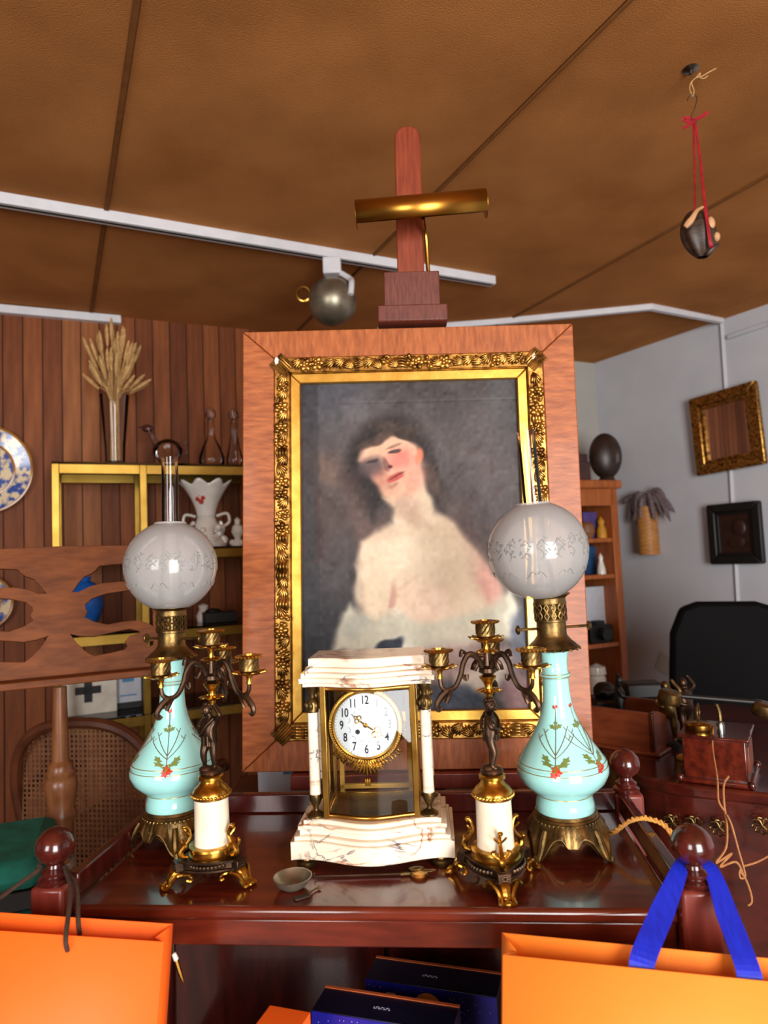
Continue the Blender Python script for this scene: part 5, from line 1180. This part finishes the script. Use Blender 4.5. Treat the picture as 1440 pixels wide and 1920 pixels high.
def onB(x, y, z): 
    v_ = Vector((bp_.x, bp_.y, 0)) + BX * x - NB * y; v_.z = z; return v_
def bitem(name, label, cat, mb, mt, x, z, y=.12):
    o = mb.build(name, mt, bevel=.002); o.location = onB(x, y, z + .012); o.rotation_euler = (0, 0, ang); return tag(o, label, cat)
bitem('small_box', 'violet and white carton on the bookcase upper shelf', 'box', MB().box((0, 0, .08), (.10, .06, .16)), mat('violet carton', (88, 72, 140), rough=.5), -.10, sz[0])
bitem('yellow_figure', 'mustard yellow figurine on the bookcase upper shelf', 'figurine', MB().lathe([(0, 0), (.03, 0), (.028, .05), (.016, .08), (.022, .10), (0, .13)], 14), mat('mustard', (214, 150, 40), rough=.5), -.065, sz[0], .04)
bitem('brown_pot', 'round brown pot on the bookcase upper shelf', 'pot', MB().lathe([(0, 0), (.03, 0), (.05, .04), (.045, .08), (.025, .10), (0, .10)], 18), mat('brown pot', (140, 92, 56), rough=.5), -.17, sz[0], .05)
bitem('blue_book', 'blue picture book facing out on the bookcase', 'book', MB().box((0, 0, .085), (.22, .02, .17)), mat('blue cover', (24, 92, 150), (10, 30, 60), rough=.4, scale=9), -.13, sz[1], .16)
bitem('white_figurine', 'pale porcelain bird figurine before the blue picture book', 'figurine', MB().lathe([(0, 0), (.026, 0), (.024, .03), (.012, .08), (.014, .1), (0, .125)], 14), M['porc'], -.085, sz[1], .04)
bitem('wrapped_parcel', 'grey white wrapped parcel on the bookcase middle shelf', 'parcel', MB().box((0, 0, .16), (.20, .10, .32)), M['paper'], -.10, sz[2], .15)
bitem('black_camera', 'black camera body in front of the wrapped parcel', 'camera', MB().box((0, 0, .05), (.16, .06, .10)).lathe([(0, 0), (.036, 0), (.036, .05), (0, .05)], 18, TR(0, -.03, .05) @ RX(90)).box((0, 0, .11), (.06, .05, .03)), M['black'], -.12, sz[2], .06)
bitem('white_jar', 'white lidded jar on the bookcase lower shelf', 'jar', MB().lathe([(0, 0), (.05, 0), (.05, .10), (.042, .11), (.055, .12), (.05, .16), (0, .18)], 20), M['porc'], -.16, sz[3], .05)
p = onB(.02, .06, bt + .015)
eg = thing('carved_egg', 'large dark oval carving on a ring base atop the bookcase', 'carving', p); MB().sph((0, 0, .155), (.098, .07, .14), 24, 16).build('oval', M['darkcarve'], eg); MB().lathe([(0, 0), (.05, 0), (.045, .02), (.04, .028), (0, .03)], 18).build('ring_base', M['darkcarve'], eg)
p = onB(-.20, .12, bt + .015); cs = thing('castle_carving', 'purple brown castle shaped carving beside the dark oval', 'carving', p, ang); cb_ = MB().box((0, 0, .06), (.22, .10, .12)).box((-.04, 0, .16), (.10, .08, .12)).box((.075, 0, .14), (.06, .07, .06)).build('keep', M['castle'], cs, bevel=.003)
for k in range(4): MB().box((-.078 + k * .026, 0, .23), (.014, .08, .022)).build('merlon', M['castle'], cs)
# woven quiver on right wall
qa, qb = WR(1214, 950, .06), WR(1218, 1040, .06); qv = thing('bamboo_quiver', 'woven bamboo tube holder hanging on the white wall', 'holder', qb); hh = (qa - qb).length
MB().lathe([(0, 0), (.062, 0), (.064, .01), (.060, hh), (.054, hh), (.054, .02), (0, .02)], 28).build('tube', M['bamboo'], qv)
for k in range(12): MB().tube([(.0635 * math.cos(t), .0635 * math.sin(t), .02 + k * hh / 12.5) for t in [i * .2618 for i in range(24)]], .0028, 5, True).build('woven_hoop', M['wheat'], qv)
fe = MB(); rnd = random.Random(12)
for k in range(26):
    a = rnd.uniform(0, 6.28); r = rnd.uniform(.06, .20); ca_, sa_ = r * math.cos(a), r * abs(math.sin(a)) * .45 - .02
    p0 = Vector((0, 0, hh - .03)); p1 = RD * ca_ * .5 + NR * max(sa_, 0) * .5 + Vector((0, 0, hh + rnd.uniform(.05, .10))); p2 = RD * ca_ + NR * sa_ + Vector((0, 0, hh + rnd.uniform(-.12, .04)))
    pts = spline([p0, p1, p2], 5); fe.tube(pts, [.004, .006, .009, .012, .015, .018, .019, .018, .015, .01, .003], 6)
fo = fe.build('feather_bunch', M['feather']); fo.location = qb; tag(fo, 'bunch of curled grey feathers filling the bamboo holder', 'feathers')
# frames on the right wall
def wall_frame(name, label, cat, corners, wd, mt, inner, off=.045):
    pts = [WR(x, y, off) for x, y in corners]; c = sum(pts, Vector()) / 4; ux = ((pts[1] - pts[0]) + (pts[2] - pts[3])).normalized(); n = -NR if False else NR
    uz = (n.cross(ux)).normalized(); uz = uz if uz.z > 0 else -uz; ny = uz.cross(ux).normalized()
    W_ = ((pts[1] - pts[0]).length + (pts[2] - pts[3]).length) / 4; Hh = ((pts[0] - pts[3]).length + (pts[1] - pts[2]).length) / 4
    o = thing(name, label, cat, c); o.matrix_world = Matrix((ux, ny, uz)).transposed().to_4x4(); o.location = c
    ex, ey, ez = Matrix((ux, ny, uz)).transposed().to_euler(); o.rotation_euler = (ex, ey, ez)
    mitre('rail', -W_, W_, -Hh, Hh, wd, wd, -.018, .018, mt, mt, o, .008)
    mitre('inner_lip', -W_ + wd, W_ - wd, -Hh + wd, Hh - wd, wd * .3, wd * .3, -.006, .012, mt, mt, o, .003)
    MB().box((0, .010, 0), (2 * W_ - wd * 1.5, .006, 2 * Hh - wd * 1.5)).build('panel', inner, o); return o, W_, Hh
wall_frame('gilt_mirror', 'small mirror in a wide gilt frame on the white wall', 'mirror', [(1290, 750), (1416, 714), (1441, 868), (1312, 893)], .062, M['gold'], M['mirror'])
o, a1, a2 = wall_frame('relief_plaque', 'black framed brown relief plaque beneath the gilt mirror', 'plaque', [(1324, 947), (1423, 939), (1437, 1056), (1336, 1059)], .05, M['black'], M['relief'])
MB().sph((.02, .004, .03), (.04, .008, .05), 12, 8).sph((.0, .004, -.05), (.05, .006, .04), 12, 8).build('relief_figure', M['relief'], o)
p = WR(1246, 1245, .004); o = MB().box((0, 0, 0), (.10, .003, .12), RY(28)).build('wall_note', M['plaster2']); o.location = p; o.rotation_euler = (0, 0, math.atan2(RD.y, RD.x)); tag(o, 'pale note card pinned askew on the white wall', 'note')
